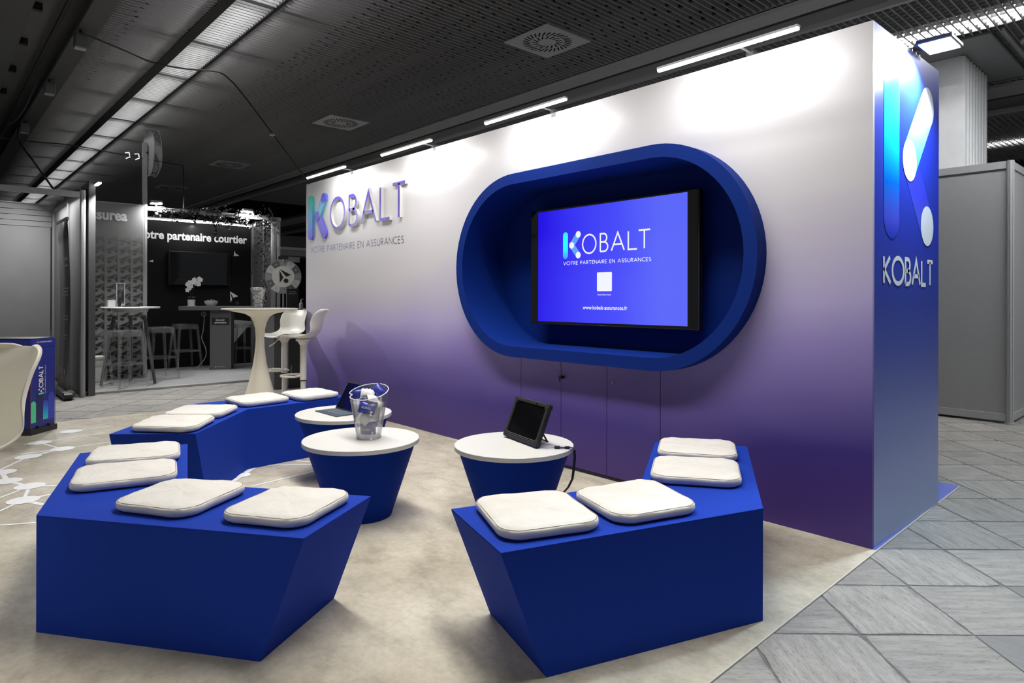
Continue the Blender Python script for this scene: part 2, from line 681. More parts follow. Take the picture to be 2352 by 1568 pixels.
# ---- booth floor: beige concrete-look vinyl with a printed network of dots
def vinyl():
    t = NT('beige_concrete_vinyl')
    v = t.coord('Object')
    n1 = t.noise(v, 1.3, 6, 0.62)
    v2 = t.coord('Object', (1.5, 2.3, 1), (0, 0, 0.5))
    n2 = t.noise(v2, 3.2, 6, 0.68)
    n3 = t.noise(v, 38, 4, 0.65)
    base = t.ramp(n1, [(0.30, C(152, 144, 126)), (0.5, C(190, 182, 164)), (0.68, C(208, 201, 184))])
    st = t.ramp(n2, [(0.36, (0.74, 0.73, 0.71, 1)), (0.5, (0.97, 0.97, 0.97, 1)), (0.66, (1.08, 1.08, 1.07, 1))])
    fine = t.ramp(n3, [(0.36, (0.84, 0.84, 0.83, 1)), (0.6, (1.03, 1.03, 1.03, 1))])
    c = t.mix(0.8, base, st, 'MULTIPLY')
    c = t.mix(0.7, c, fine, 'MULTIPLY')
    t.l(c, t.b.inputs['Base Color'])
    t.set(Roughness=0.42, Specular_IOR_Level=0.35)
    return t.m


M['vinyl'] = vinyl()
M['vinyl_print'] = plain('white_floor_print', C(232, 233, 234), 0.5, grain=0.03, gscale=20)
M['vinyl_blue'] = plain('blue_floor_sheet', C(104, 116, 188), 0.3, grain=0.05)  # blue sheet, its paleness a reflection put into the colour
M['edge_strip'] = plain('pale_edge_trim', C(190, 186, 176), 0.5)


def edge_x(y):
    return 0.0155 - 0.0264 * (y - 0.02) if y < 0.02 else 0.0155 - 0.0218 * (y - 0.02)


bfloor = thing('booth_floor', 'beige concrete look vinyl floor of the blue stand with white printed dots and lines', 'flooring', (-3, -1.5, -0.004))
ys = [-8.0, -4.0, -1.5, 0.0]
b = B().prism([(-6.34, -8.0), (edge_x(-8), -8.0), (edge_x(-4), -4.0), (edge_x(-1.5), -1.5), (edge_x(0), 0.0), (-6.34, 0.0)], -0.004, 0.0)
build(b, 'vinyl_sheet', M['vinyl'], bfloor)
b = B().prism([(-6.34, 0.0005), (edge_x(0.0005), 0.0005), (edge_x(1.553), 1.553), (-6.34, 1.553)], -0.004, 0.0)
build(b, 'blue_sheet', M['vinyl_blue'], bfloor, label='blue sheet under and behind the printed wall')
b = B()
for y0, y1 in ((-8.0, -4.0), (-4.0, -1.5), (-1.5, 0.0), (0.0, 1.553)):
    b.prism([(edge_x(y0), y0), (edge_x(y0) + 0.006, y0), (edge_x(y1) + 0.006, y1), (edge_x(y1), y1)], -0.004, 0.0015)
build(b, 'edge_trim', M['edge_strip'], bfloor)
NODES = [(-5.364, -2.61), (-4.984, -2.509), (-4.853, -2.736), (-4.432, -2.921), (-4.144, -2.916), (-3.911, -2.822), (-3.584, -2.886), (-5.729, -2.343), (-3.285, -1.738)]
LINKS = [((-5.364, -2.61), (-4.984, -2.509)), ((-5.364, -2.61), (-5.478, -2.134)), ((-4.984, -2.509), (-5.021, -2.183)), ((-5.364, -2.61), (-5.378, -2.714)), ((-4.984, -2.509), (-4.988, -2.768)), ((-4.984, -2.509), (-4.853, -2.736)), ((-4.853, -2.736), (-4.523, -2.925)), ((-4.144, -2.916), (-3.911, -2.822)), ((-3.911, -2.822), (-3.812, -2.696)), ((-3.911, -2.822), (-3.584, -2.886)), ((-3.911, -2.822), (-3.737, -2.982)), ((-3.584, -2.886), (-3.62, -2.753)), ((-3.584, -2.886), (-3.407, -2.81)), ((-3.584, -2.886), (-3.435, -3.003)), ((-3.148, -3.024), (-3.07, -2.879)), ((-5.729, -2.343), (-5.766, -2.014)), ((-4.432, -2.921), (-4.144, -2.916)), ((-3.285, -1.738), (-3.121, -1.893)), ((-3.285, -1.738), (-3.44, -1.6)), ((-2.984, -1.792), (-3.063, -1.338)), ((-3.483, -1.583), (-3.234, -1.257)), ((-3.41, -1.309), (-3.322, -1.252))]
b = B()
I4 = Matrix.Translation((0, 0, 0.0008))
for i, (x, y) in enumerate(NODES):
    disc(b, I4, x, y, 0.082 if i not in (8,) else 0.05, z=0.0012 + 0.00004 * i)
for i, (p, q) in enumerate(LINKS):
    p, q = Vector(p), Vector(q)
    if i in (6, 10, 13):
        q = q + (q - p).normalized() * 0.45
    if i == 14:
        p = p + (p - q).normalized() * 0.6
    w = 0.030 if (p - q).length < 0.32 else 0.019
    ribbon(b, [p, q], w, I4 @ Matrix.Translation((0, 0, 0.0001 + i * 0.00004)))
# the print goes on beyond the frame's left edge in the same way
for i, (x, y) in enumerate(((-3.2, -3.62), (-4.6, -3.5), (-5.3, -3.6))):
    disc(b, I4, x, y, 0.08, z=0.0018 + 0.00004 * i)
    ribbon(b, [(x, y), (x + 0.5, y + 0.3)], 0.019, I4 @ Matrix.Translation((0, 0, -0.0003 + 0.00004 * i)))
build(b, 'dot_network_print', M['vinyl_print'], bfloor, label='white network of dots and lines')


# ---- ceiling of dark blades
def slat_mat():
    t = NT('dark_ceiling_blade')
    v = t.coord('Object', (40, 1.0, 1))
    nz = t.noise(v, 2.0, 3)
    t.l(t.ramp(nz, [(0.3, C(134, 134, 134)), (0.7, C(156, 156, 156))]), t.b.inputs['Base Color'])
    t.set(Roughness=0.5, Specular_IOR_Level=0.4)
    return t.m


M['slat'] = slat_mat()
M['slat_pale'] = plain('grey_ceiling_blade', C(150, 150, 150), 0.5)
M['plenum'] = plain('black_void', C(9, 9, 9), 0.9)
ceiling = struct(B().box(-28, 9, -9, 16, 4.30, 4.36), 'ceiling', M['plenum'])


def slat_mesh(y0, y1, h=0.055, w=0.011):
    """U-shaped blade: two thin sides and a closed lower edge"""
    return B().prism([(-w / 2, 0), (w / 2, 0), (w / 2, h), (-w / 2, h)], 0, 1, Matrix(((1, 0, 0, 0), (0, 0, y1 - y0, y0), (0, 1, 0, 0), (0, 0, 0, 1))))


def slat_row(x_from, x_to, step, y0, y1, n_parts, mat=None, name='slat', h=0.055):
    mat = mat or M['slat']
    o0 = build(slat_mesh(y0, y1, h), 'slat', mat)
    me = o0.data
    bpy.data.objects.remove(o0)
    n = int((x_from - x_to) / step)
    rest = B()
    for k in range(n):
        x = x_from - k * step
        zz = CEIL + 0.0015 * math.sin(x * 3.1) + (0.004 if (k * 7) % 19 == 0 else 0)
        if k < n_parts:
            o = bpy.data.objects.new(name, me)
            COL.objects.link(o)
            o.parent = ceiling
            o.location = (x, 0, zz)
        else:
            rest.box(x - 0.0055, x + 0.0055, y0, y1, zz, zz + h)
    if rest.v:
        build(rest, 'far_slats', mat, ceiling, kind='stuff')


slat_row(-0.9, -27.0, 0.06, -2.08, 2.14, 230)
slat_row(0.6, -16.0, 0.066, 2.82, 6.02, 70, M['slat_pale'])
slat_row(-3.0, -22.0, 0.08, -6.6, -2.98, 0)
slat_row(1.0, -9.0, 0.075, 7.45, 11.6, 0, M['slat_pale'])
b = B()
for k in range(1, 36):                                    # cross blades of the far bay
    y = 2.82 + k * 0.088
    b.box(-9.0, 0.63, y - 0.004, y + 0.004, CEIL + 0.012, CEIL + 0.055)
for k in range(1, 34):
    y = 7.45 + k * 0.12
    b.box(-9.0, 1.0, y - 0.004, y + 0.004, CEIL + 0.012, CEIL + 0.055)
build(b, 'cross_blades', M['slat_pale'], ceiling, kind='stuff')
b = B()
r = random.Random(3)
for k in range(0, 150):                                   # dark spacers clipped between the blades
    x = -0.93 - k * 0.06
    for j in range(11):
        y = -1.9 + j * 0.37 + (0.12 if k % 2 else 0) + 0.02 * math.sin(k)
        if -1.8 < y < -0.5:
            continue
        b.box(x - 0.026, x + 0.026, y - 0.012, y + 0.012, CEIL + 0.012, CEIL + 0.05)
build(b, 'slat_spacers', M['plenum'], ceiling, kind='stuff')
# skirts of the light lines, and unseen boards added above to limit their glow
M['skirt'] = plain('black_reflector_skirt', C(12, 12, 12), 0.7)
b = B().box(-27, 3, -1.76, -1.74, CEIL + 0.058, CEIL + 0.32).box(-27, 3, -0.50, -0.48, CEIL + 0.058, CEIL + 0.32).box(-27, 3, -1.455, -1.355, CEIL - 0.004, CEIL + 0.052).box(-27, 3, -1.045, -1.015, CEIL - 0.004, CEIL + 0.052)
for k in range(20):
    x = -3.2 - k * 1.25
    b.box(x - 0.03, x + 0.03, -1.75, -0.6, CEIL + 0.058, CEIL + 0.08)
build(b, 'light_line_skirt', M['skirt'], ceiling)
b = B().box(-16, 2, 3.50, 3.53, CEIL + 0.06, CEIL + 0.2).box(-16, 2, 4.02, 4.05, CEIL + 0.06, CEIL + 0.2)
build(b, 'light_line_skirt', M['skirt'], ceiling)

# fluorescent tubes above the blades
t0 = None
for k in range(19):
    x = -3.85 - k * 1.25
    if t0 is None:
        t0 = build(B().cyl((-0.56, 0, 0), (0.56, 0, 0), 0.035, n=10), 'ceiling_tube', M['tube'])
        o = t0
    else:
        o = bpy.data.objects.new('ceiling_tube', t0.data)
        COL.objects.link(o)
    o.location = (x, -1.20, CEIL + 0.19)
    tag(o, 'lit tube above the dark blades in the long ceiling light line at left', 'ceiling light', 'tubes of the left ceiling light line')
t1_mesh = t0.data.copy()
t1_mesh.materials[0] = M['tube_b']
for k in range(10):
    x = 0.35 - k * 1.25
    o = bpy.data.objects.new('ceiling_tube', t1_mesh)
    COL.objects.link(o)
    o.location = (x, 3.78, CEIL + 0.14)
    tag(o, 'lit tube in the ceiling light line behind the printed wall', 'ceiling light', 'tubes of the light line behind the wall')
for k in range(4):
    o = bpy.data.objects.new('ceiling_tube', t0.data)
    COL.objects.link(o)
    o.location = (-0.2 - k * 1.25, 9.6, CEIL + 0.13)
    tag(o, 'lit tube in the farthest ceiling light line at the right edge', 'ceiling light', 'tubes of the farthest light line')

# service beams between the slatted bays
M['beam'] = plain('grey_beam_paint', C(178, 178, 178), 0.5)
M['beam_dark'] = plain('dark_beam_paint', C(96, 96, 96), 0.6)


M['beam_low'] = plain('charcoal_beam_paint', C(66, 66, 66), 0.55)


def beam(n, y0, y1, fa, fb_, fm=None):
    fm = fm or M['beam']
    t = struct(B().box(-27.5, 3, y0, y1, CEIL + 0.17, CEIL + 0.25), 'trim_%d' % n, M['beam_dark'])
    build(B().box(-27.5, 3, y0, y0 + fa, CEIL - 0.035, CEIL + 0.01).box(-27.5, 3, y0, y0 + 0.012, CEIL, CEIL + 0.17), 'flange', fm, t)
    build(B().box(-27.5, 3, y1 - fb_, y1, CEIL - 0.035, CEIL + 0.01).box(-27.5, 3, y1 - 0.012, y1, CEIL, CEIL + 0.17), 'flange', fm, t)
    b = B()
    for k in range(24):
        x = 0.4 - k * 1.1
        b.box(x - 0.03, x + 0.03, (y0 + y1) / 2 - 0.12, (y0 + y1) / 2 + 0.02, CEIL + 0.10, CEIL + 0.17)
    build(b, 'bracket', M['black'], t, kind='stuff')
    build(B().cyl((-27, (y0 + y1) / 2 + 0.16, CEIL + 0.08), (3, (y0 + y1) / 2 + 0.16, CEIL + 0.08), 0.022, n=8), 'conduit', M['dark'], t)
    return t


beam(1, 2.15, 2.80, 0.22, 0.05)
beam(2, -2.96, -2.09, 0.34, 0.17, M['beam_low'])
beam(3, 6.02, 7.42, 0.5, 0.12)

# hall ends
M['hall_wall'] = plain('dark_hall_wall', C(58, 58, 58), 0.7)
struct(B().box(-28, -27.8, -9, 16, 0, 4.3), 'wall_left', M['hall_wall'])
struct(B().box(-28, 9, 15.8, 16, 0, 4.3), 'wall_back', M['hall_wall'])

# column with fluted side, and the panel around its head
M['column'] = plain('pale_column_paint', C(225, 225, 225), 0.4, grain=0.03, gscale=12)
col = struct(B().box(-1.75, -0.735, 4.6, 5.56, -0.004, CEIL - 0.014), 'column', M['column'])
b = B()
n = 8
for k in range(n):
    y0 = 4.6 + 0.96 * k / n
    pts = [(-0.736, y0), (-0.708, y0), (-0.700, y0 + 0.012), (-0.700, y0 + 0.05), (-0.712, y0 + 0.062), (-0.712, y0 + 0.118), (-0.736, y0 + 0.12)]
    if k == 0:
        pts = [(-0.736, y0), (-0.700, y0), (-0.700, y0 + 0.09), (-0.712, y0 + 0.1), (-0.712, y0 + 0.118), (-0.736, y0 + 0.12)]
    o = build(B().prism(pts, -0.004, CEIL - 0.02), 'flute', M['column'], col)
M['soffit'] = plain('grey_ceiling_panel', C(140, 140, 140), 0.5)
sf = struct(B().box(-2.2, -0.39, 4.12, 5.82, CEIL - 0.012, CEIL - 0.003), 'trim_4', M['soffit'])
build(B().box(-0.39, -0.375, 4.1, 5.84, CEIL - 0.02, CEIL).box(-2.2, -0.39, 4.105, 4.12, CEIL - 0.02, CEIL).box(-2.2, -0.39, 5.82, 5.835, CEIL - 0.02, CEIL), 'panel_edge', M['beam_dark'], sf)
build(B().box(-0.30, -0.275, 4.1, 5.84, CEIL - 0.03, CEIL - 0.005), 'edge_rail', M['alu_light'], sf)
det = thing('smoke_detector', 'pale round disc on the ceiling at the right edge of the frame', 'detector', (-0.13, 4.62, CEIL))
build(B().lathe([(0.0, -0.035), (0.09, -0.033), (0.12, -0.02), (0.125, 0.0)], (-0.13, 4.62, CEIL), 28), 'housing', M['alu_light'], det, smooth=True)
build(B().lathe([(0.0, -0.045), (0.03, -0.043), (0.035, -0.034)], (-0.13, 4.62, CEIL), 16), 'sensor', M['mid_grey'], det, smooth=True)

# swirl air outlets in the blades
M['vent'] = plain('grey_vent_plate', C(196, 196, 196), 0.5)


def vent(x, y, label, first):
    if first is not None:
        o = copy_tree(first)
        o.location = (x, y, CEIL)
        o['label'] = label
        return o
    t = thing('ceiling_vent', label, 'vent', (x, y, CEIL), 0, 'square swirl outlets in the slatted ceiling')
    h = 0.30
    build(B().box(-h, h, -h, h, -0.012, -0.002), 'plate', M['vent'], t, world=False)
    b = B()
    for ring, (r0, r1, n) in enumerate(((0.085, 0.155, 16), (0.165, 0.245, 30))):
        for k in range(n):
            a = 2 * PI * k / n + ring * 0.1
            m4 = Matrix.Rotation(a, 4, 'Z') @ Matrix.Translation(((r0 + r1) / 2, 0, 0)) @ Matrix.Rotation(0.45, 4, 'Z')
            b.box(-(r1 - r0) / 2, (r1 - r0) / 2, -0.0075, 0.0075, -0.0135, -0.0115, m4)
    build(b, 'swirl_slots', M['plenum'], t, world=False, kind='stuff')
    build(B().lathe([(0.0, -0.018), (0.04, -0.017), (0.06, -0.012)], n=20), 'hub', M['vent'], t, world=False, smooth=True)
    return t


v1 = vent(-3.37, 1.215, 'nearest square swirl air outlet in the slatted ceiling', None)
vent(-7.46, 1.14, 'second square air outlet from the front, above the end of the printed wall', v1)
vent(-11.6, 1.0, 'third square air outlet, above the foliage garland', v1)
vent(-15.2, 0.94, 'farthest square air outlet, dim above the dark booth', v1)

# ================================================================ THE PRINTED WALL
def wall_print():
    t = NT('white_to_violet_print')
    tc = t.n('ShaderNodeTexCoord')
    sp = t.n('ShaderNodeSeparateXYZ')
    t.l(tc.outputs['Object'], sp.inputs[0])
    mp = t.n('ShaderNodeMapping')
    mp.inputs['Scale'].default_value = (0.75, 0.2, 0.9)
    t.l(tc.outputs['Object'], mp.inputs[0])
    nz = t.noise(mp.outputs[0], 1.0, 1.5, 0.4)
    off = t.math('MULTIPLY', t.math('SUBTRACT', nz, 0.5), 0.55)
    z = t.math('ADD', sp.outputs[2], off)
    z = t.math('SUBTRACT', z, t.math('MULTIPLY', sp.outputs[0], 0.055))  # paler towards the left: partly print, partly light put into the colour
    z = t.math('DIVIDE', z, 2.5)
    c = t.ramp(z, [(0.02, C(74, 54, 124)), (0.13, C(70, 56, 132)), (0.23, C(106, 92, 158)), (0.32, C(144, 130, 190)), (0.41, C(178, 168, 208)),
                   (0.50, C(192, 186, 204)), (0.60, C(204, 201, 205)), (0.95, C(212, 210, 212))])
    t.l(c, t.b.inputs['Base Color'])
    t.set(Roughness=0.36, Specular_IOR_Level=0.35)
    fine = t.noise(t.coord('Object', (160, 160, 12)), 1.0, 2)
    t.bump(fine, 0.02, 0.002)
    return t.m


M['wall_print'] = wall_print()
M['side_print_reflection'] = gradient('blue_side_print_reflection', 'Z', 0.0, 2.5, [(0.0, C(140, 160, 205)), (0.12, C(134, 148, 200)), (0.3, C(98, 108, 178)), (0.46, C(60, 76, 168)), (0.6, C(42, 62, 184)), (0.8, C(32, 58, 200)), (1.0, C(26, 56, 196))], 0.33)  # printed gradient, with floor reflection painted into its paler foot
M['side_bar'] = gradient('cyan_to_blue_print', 'Z', 1.48, 2.36, [(0.0, C(40, 68, 205)), (0.12, C(84, 92, 232)), (0.32, C(0, 120, 235)), (0.55, C(20, 205, 240)), (0.8, C(60, 232, 228)), (1.0, C(70, 225, 215))], 0.22)
M['side_arm'] = gradient('cyan_arm_print', 'Z', 1.85, 2.3, [(0.0, C(70, 226, 226)), (0.4, C(130, 216, 244)), (1.0, C(206, 226, 255))], 0.22)
M['side_leg'] = gradient('blue_leg_print', 'Z', 1.55, 1.92, [(0.0, C(92, 104, 220)), (0.5, C(70, 76, 232)), (1.0, C(52, 66, 236))], 0.22)
M['k_bar'] = gradient('green_to_violet_print', 'Z', 1.85, 2.36, [(0.0, C(120, 110, 225)), (0.5, C(84, 170, 222)), (1.0, C(56, 200, 160))], 0.35)
M['k_arm'] = gradient('cyan_to_violet_print', 'Z', 2.1, 2.3, [(0.0, C(100, 205, 215)), (0.6, C(104, 180, 226)), (1.0, C(90, 120, 225))], 0.35)
M['k_dot'] = plain('violet_acrylic', C(92, 84, 214), 0.3, grain=0.0)
M['k_leg'] = plain('violet_blue_acrylic', C(112, 104, 226), 0.3, grain=0.0)
M['letter'] = plain('violet_letter_face', C(82, 66, 176), 0.3, grain=0.02)
M['letter_side'] = plain('white_letter_edge', C(235, 233, 230), 0.5, grain=0.0)
M['tag_print'] = gradient('grey_violet_print', 'X', -2.9, -0.95, [(0.0, C(150, 150, 206)), (0.5, C(110, 108, 140)), (1.0, C(72, 72, 82))], 0.4)
M['niche_in'] = M['blue_ring']

WALL = thing('display_wall', 'tall freestanding wall printed white to violet with a blue stadium shaped niche and a blue end face', 'exhibition wall', (-3.05, 0.5, 0))
NX, NZ, NHL = -1.812, 1.425, 0.615           # niche centre and half length of its straight part


def stadium(r, y, n=28):
    o = []
    for i in range(n + 1):
        a = -PI / 2 + PI * i / n
        o.append((NX + NHL + r * math.cos(a), y, NZ + r * math.sin(a)))
    for i in range(n + 1):
        a = PI / 2 + PI * i / n
        o.append((NX - NHL + r * math.cos(a), y, NZ + r * math.sin(a)))
    return o


D0, D1, DT = -2.4345, -1.1905, 0.806
bm = bmesh.new()
outer = [(-6.105, 0, 0.0), (D0, 0, 0.0), (D0, 0, DT), (D1, 0, DT), (D1, 0, 0.0), (0, 0, 0.0), (0, 0, 2.5), (-6.105, 0, 2.5)]
for lp in (outer, stadium(0.612, 0)):
    vs = [bm.verts.new((p[0] + 3.05, p[1] - 0.5, p[2])) for p in lp]
    for i in range(len(vs)):
        bm.edges.new((vs[i], vs[(i + 1) % len(vs)]))
bmesh.ops.triangle_fill(bm, edges=bm.edges[:], use_beauty=True, use_dissolve=False)
ex = bmesh.ops.extrude_face_region(bm, geom=bm.faces[:])
bmesh.ops.translate(bm, verts=[g for g in ex['geom'] if isinstance(g, bmesh.types.BMVert)], vec=(0, 0.02, 0))
bmesh.ops.recalc_face_normals(bm, faces=bm.faces[:])
me = bpy.data.meshes.new('front_panel')
bm.to_mesh(me)
bm.free()
me.materials.append(M['wall_print'])
fp = bpy.data.objects.new('front_panel', me)
COL.objects.link(fp)
fp.parent = WALL
build(B().box(-0.02, 0.0, 0.0205, 1.03, 0.0, 2.5), 'side_panel', M['side_print_reflection'], WALL, label='blue end face with a large letter mark in cyan and white')
build(B().box(-6.105, -6.085, 0.0205, 1.03, 0.0, 2.5), 'end_panel', M['grey_panel_l'], WALL)
build(B().box(-6.084, -0.021, 1.01, 1.03, 0.0, 2.5), 'rear_panel', M['grey_panel_l'], WALL)
build(B().box(-6.084, -0.021, 0.0205, 1.009, 2.47, 2.49), 'top_panel', M['grey_panel_l'], WALL)
build(B().box(D0, D1, 0.03, 0.04, 0.0, 0.80), 'door_recess', M['black'], WALL)
build(B().box(D0, D1, 0.004, 0.028, 0.0, 0.018), 'plinth', M['black'], WALL)
dx = [-2.432, -2.0205, -1.6085, -1.193]
for k in range(3):
    d = build(B().box(dx[k] + 0.0022, dx[k + 1] - 0.0022, 0.0, 0.018, 0.022, DT - 0.003), 'cabinet_door', M['wall_print'], WALL)
    if k == 1:
        build(B().cyl((-2.0, 0.002, 0.632), (-2.0, -0.03, 0.632), 0.011, n=14).cyl((-2.0, -0.028, 0.632), (-2.0, -0.036, 0.632), 0.014, n=14).box(-2.012, -2.006, -0.031, -0.027, 0.60, 0.63), 'cam_lock', M['black'], d, smooth=True)
    if k == 2:
        build(B().cyl((-1.561, 0.002, 0.637), (-1.561, -0.004, 0.637), 0.009, n=12).box(-1.563, -1.559, -0.006, -0.003, 0.632, 0.642), 'keyhole', M['alu'], d, smooth=True)
prof = [(0.5975, -0.1), (0.675, -0.1), (0.675, -0.0005), (0.609, -0.0005), (0.609, 0.33), (0.5975, 0.33), (0.5975, -0.1)]
b = B().loft([stadium(r, y, 40) for r, y in prof], False, False)
build(b, 'niche_surround', M['blue_ring'], WALL, smooth=True, angle=30, label='cobalt blue stadium ring and niche lining')
b = B()
lp = stadium(0.6, 0.326, 40)
b.add(lp, [tuple(range(len(lp)))])
b.add([(p[0], 0.332, p[2]) for p in lp], [tuple(range(len(lp)))])
build(b, 'niche_back', M['blue_ring'], WALL)


def wf(x, z, d=0.03):
    """a point measured on the wall plane, brought to the front of lettering d thick"""
    k = (3.335 - d) / 3.335
    return 1.14 + (x - 1.14) * k, 1.183 + (z - 1.183) * k


WM = plane_m((0, 0, 0), (1, 0, 0), (0, 0, 1))         # wall front: local z points to the viewer (-y)


def cap3d(p, q, r, d, name, mat):
    p, q = wf(*p), wf(*q)
    f0 = capsule(WM, p, q, r, z=0.0005)
    f1 = capsule(WM, p, q, r, z=d)
    return build(B().loft([f0, f1]), name, mat, WALL)


cap3d((-6.011, 1.906), (-6.011, 2.301), 0.056, 0.030, 'letter_bar', M['k_bar'])
cap3d((-5.829, 2.107), (-5.670, 2.295), 0.055, 0.028, 'letter_bar', M['k_arm'])
cap3d((-5.829, 2.107), (-5.674, 1.900), 0.055, 0.026, 'letter_bar', M['k_leg'])
for i, (x, z) in enumerate(((-5.670, 2.295), (-5.829, 2.107))):
    x, z = wf(x, z)
    b = B().loft([[WM @ Vector((x + 0.0555 * math.cos(2 * PI * k / 28), z + 0.0555 * math.sin(2 * PI * k / 28), dz)) for k in range(28)] for dz in (0.02, 0.0312)])
    build(b, 'letter_dot', M['k_dot'], WALL)
for ch, x0, x1, z0, z1 in (('O', -5.515, -5.167, 1.917, 2.276), ('B', -5.095, -4.900, 1.925, 2.265), ('A', -4.847, -4.526, 1.924, 2.266), ('L', -4.472, -4.269, 1.931, 2.277), ('T', -4.246, -3.999, 1.927, 2.276)):
    x0, z0 = wf(x0, z0)
    x1, z1 = wf(x1, z1)
    w = 0.030
    bf, bs = B(), B()
    aw = GLYPH[ch][0]
    for st in GLYPH[ch][1]:
        ribbon(bs, st, w, WM, 0.0295, (x1 - x0 - w) / aw, z1 - z0 - w, x0 + w / 2, z0 + w / 2)
        ribbon(bf, [(p[0], p[1]) for p in st], w, Matrix.Translation((0, -0.0302, 0)) @ WM, 0.0, (x1 - x0 - w) / aw, z1 - z0 - w, x0 + w / 2, z0 + w / 2)
    lt = build(bs, 'letter', M['letter_side'], WALL)
    build(bf, 'letter_face', M['letter'], lt)
b = B()
word(b, 'VOTRE PARTENAIRE EN ASSURANCES', Matrix.Translation((0, -0.001, 0)) @ WM, -5.986, -4.034, 1.692, 1.764, 0.0075, 0.24)
build(b, 'tagline_print', M['tag_print'], WALL)

# the end face: its mark and word, printed flat
SM = plane_m((0.0012, 0, 0), (0, 1, 0), (0, 0, 1))
b = B()
lp = capsule(SM, (0.252, 1.592), (0.252, 2.240), 0.109, 18)
b.add(lp, [tuple(range(len(lp)))])
build(b, 'mark_bar', M['side_bar'], WALL)
b = B()
lp = capsule(SM, (0.521, 1.912), (0.816, 2.247), 0.109, 18, 0.0)
b.add(lp, [tuple(range(len(lp)))])
build(b, 'mark_arm', M['side_arm'], WALL)
b = B()
lp = capsule(SM, (0.521, 1.912), (0.814, 1.588), 0.109, 18, -0.0005)
b.add(lp, [tuple(range(len(lp)))])
build(b, 'mark_leg', M['side_leg'], WALL)
for (x, z) in ((0.816, 2.247), (0.521, 1.912), (0.814, 1.588)):
    b = B()
    disc(b, SM, x, z, 0.110, 0.110, 40, 0.0006)
    build(b, 'mark_dot', M['white_print'], WALL)
b = B()
word(b, 'KOBALT', Matrix.Translation((0.0003, 0, 0)) @ SM, 0.133, 0.926, 1.250, 1.402, 0.0225, 0.16)
build(b, 'name_print', M['white_print'], WALL)

# ---------------------------------------------------------------- television in the niche
M['screen'] = None
t = NT('lit_blue_screen')
v = t.coord('Object')
sp = t.n('ShaderNodeSeparateXYZ')
t.l(v, sp.inputs[0])
mr = t.n('ShaderNodeMapRange')
mr.inputs['From Min'].default_value = -0.66
mr.inputs['From Max'].default_value = 0.66
t.l(t.math('ADD', sp.outputs[0], t.math('MULTIPLY', t.noise(v, 1.6, 1), 0.28)), mr.inputs['Value'])
c = t.ramp(mr.outputs[0], [(0.1, C(36, 14, 234)), (0.35, C(56, 50, 248)), (0.7, C(74, 78, 255)), (0.95, C(94, 106, 255))])
t.l(c, t.b.inputs['Emission Color'])
t.b.inputs['Base Color'].default_value = (0.01, 0.01, 0.02, 1)
t.set(Emission_Strength=0.95, Roughness=0.3, Specular_IOR_Level=0.1)
M['screen'] = t.m


def glow(name, col, e=1.0):
    return plain(name, (0.02, 0.02, 0.02, 1), 0.3, grain=0.0, emit=e, ecol=col)


M['scr_white'] = glow('screen_white', C(240, 242, 255), 1.0)
t = gradient('screen_cyan_bar', 'Z', 0.05, 0.25, [(0.0, C(60, 110, 235)), (0.4, C(20, 200, 245)), (1.0, C(50, 220, 235))], 0.3, 1.0)
M['scr_cyan'] = t
M['scr_blue'] = glow('screen_sky_blue', C(92, 160, 245), 1.0)
TV = thing('wall_television', 'black television in the blue niche showing a lit blue slide with white lettering', 'television', (-1.795, 0.22, 1.423))
build(B().box(-2.541, -1.052, 0.2035, 0.245, 0.985, 1.861), 'casing', M['black'], TV, bevel=0.004)
build(B().box(-2.529, -1.064, 0.2015, 0.2034, 0.999, 1.853), 'glass', M['black_gloss'], TV)
build(B().box(-2.1, -1.5, 0.246, 0.325, 1.2, 1.65), 'wall_bracket', M['black'], TV)
b = B()
TM = plane_m((0, 0.2010, 0), (1, 0, 0), (0, 0, 1))
poly2(b, TM, [(-2.457, 1.007), (-1.133, 1.010), (-1.135, 1.846), (-2.457, 1.842)])
scr = build(b, 'screen', M['screen'], TV, label='lit blue slide')
T2 = Matrix.Translation((0, -0.0008, 0)) @ TM
b = B()
lp = capsule(T2, (-2.1695, 1.497), (-2.1695, 1.646), 0.0245)
b.add(lp, [tuple(range(len(lp)))])
build(b, 'slide_bar', M['scr_cyan'], scr)
b = B()
for q, zz in (((-2.043, 1.646), 0.0), ((-2.043, 1.496), 0.0)):
    lp = capsule(T2, (-2.107, 1.570), q, 0.0235, z=zz)
    b.add(lp, [tuple(range(len(lp)))])
build(b, 'slide_arm', M['scr_blue'], scr)
b = B()
T3 = Matrix.Translation((0, -0.0016, 0)) @ TM
for q in ((-2.043, 1.646), (-2.043, 1.496), (-2.107, 1.570)):
    disc(b, T3, q[0], q[1], 0.0242)
for ch, x0, x1, z0, z1 in (('O', -2.006, -1.870, 1.498, 1.643), ('B', -1.841, -1.763, 1.505, 1.641), ('A', -1.742, -1.620, 1.506, 1.640), ('L', -1.597, -1.514, 1.507, 1.640), ('T', -1.512, -1.408, 1.508, 1.641)):
    w = 0.0115
    for st in GLYPH[ch][1]:
        ribbon(b, st, w, T3, 0.0, (x1 - x0 - w) / GLYPH[ch][0], z1 - z0 - w, x0 + w / 2, z0 + w / 2)
build(b, 'slide_name', M['scr_white'], scr)
b = B()
word(b, 'VOTRE PARTENAIRE EN ASSURANCES', T3, -2.190, -1.405, 1.427, 1.454, 0.0036, 0.22)
build(b, 'slide_tagline', M['scr_white'], scr)
b = B()
textmesh(b, 'Inscrivez-vous', T3, -1.858, -1.739, 1.203, 1.216)
build(b, 'slide_caption', M['scr_white'], scr)
b = B()
textmesh(b, 'www.kobalt-assurances.fr', T3, -1.998, -1.598, 1.104, 1.131, 0.012)
build(b, 'slide_address', M['scr_white'], scr)
b = B()
rr = 0.008
cn = []
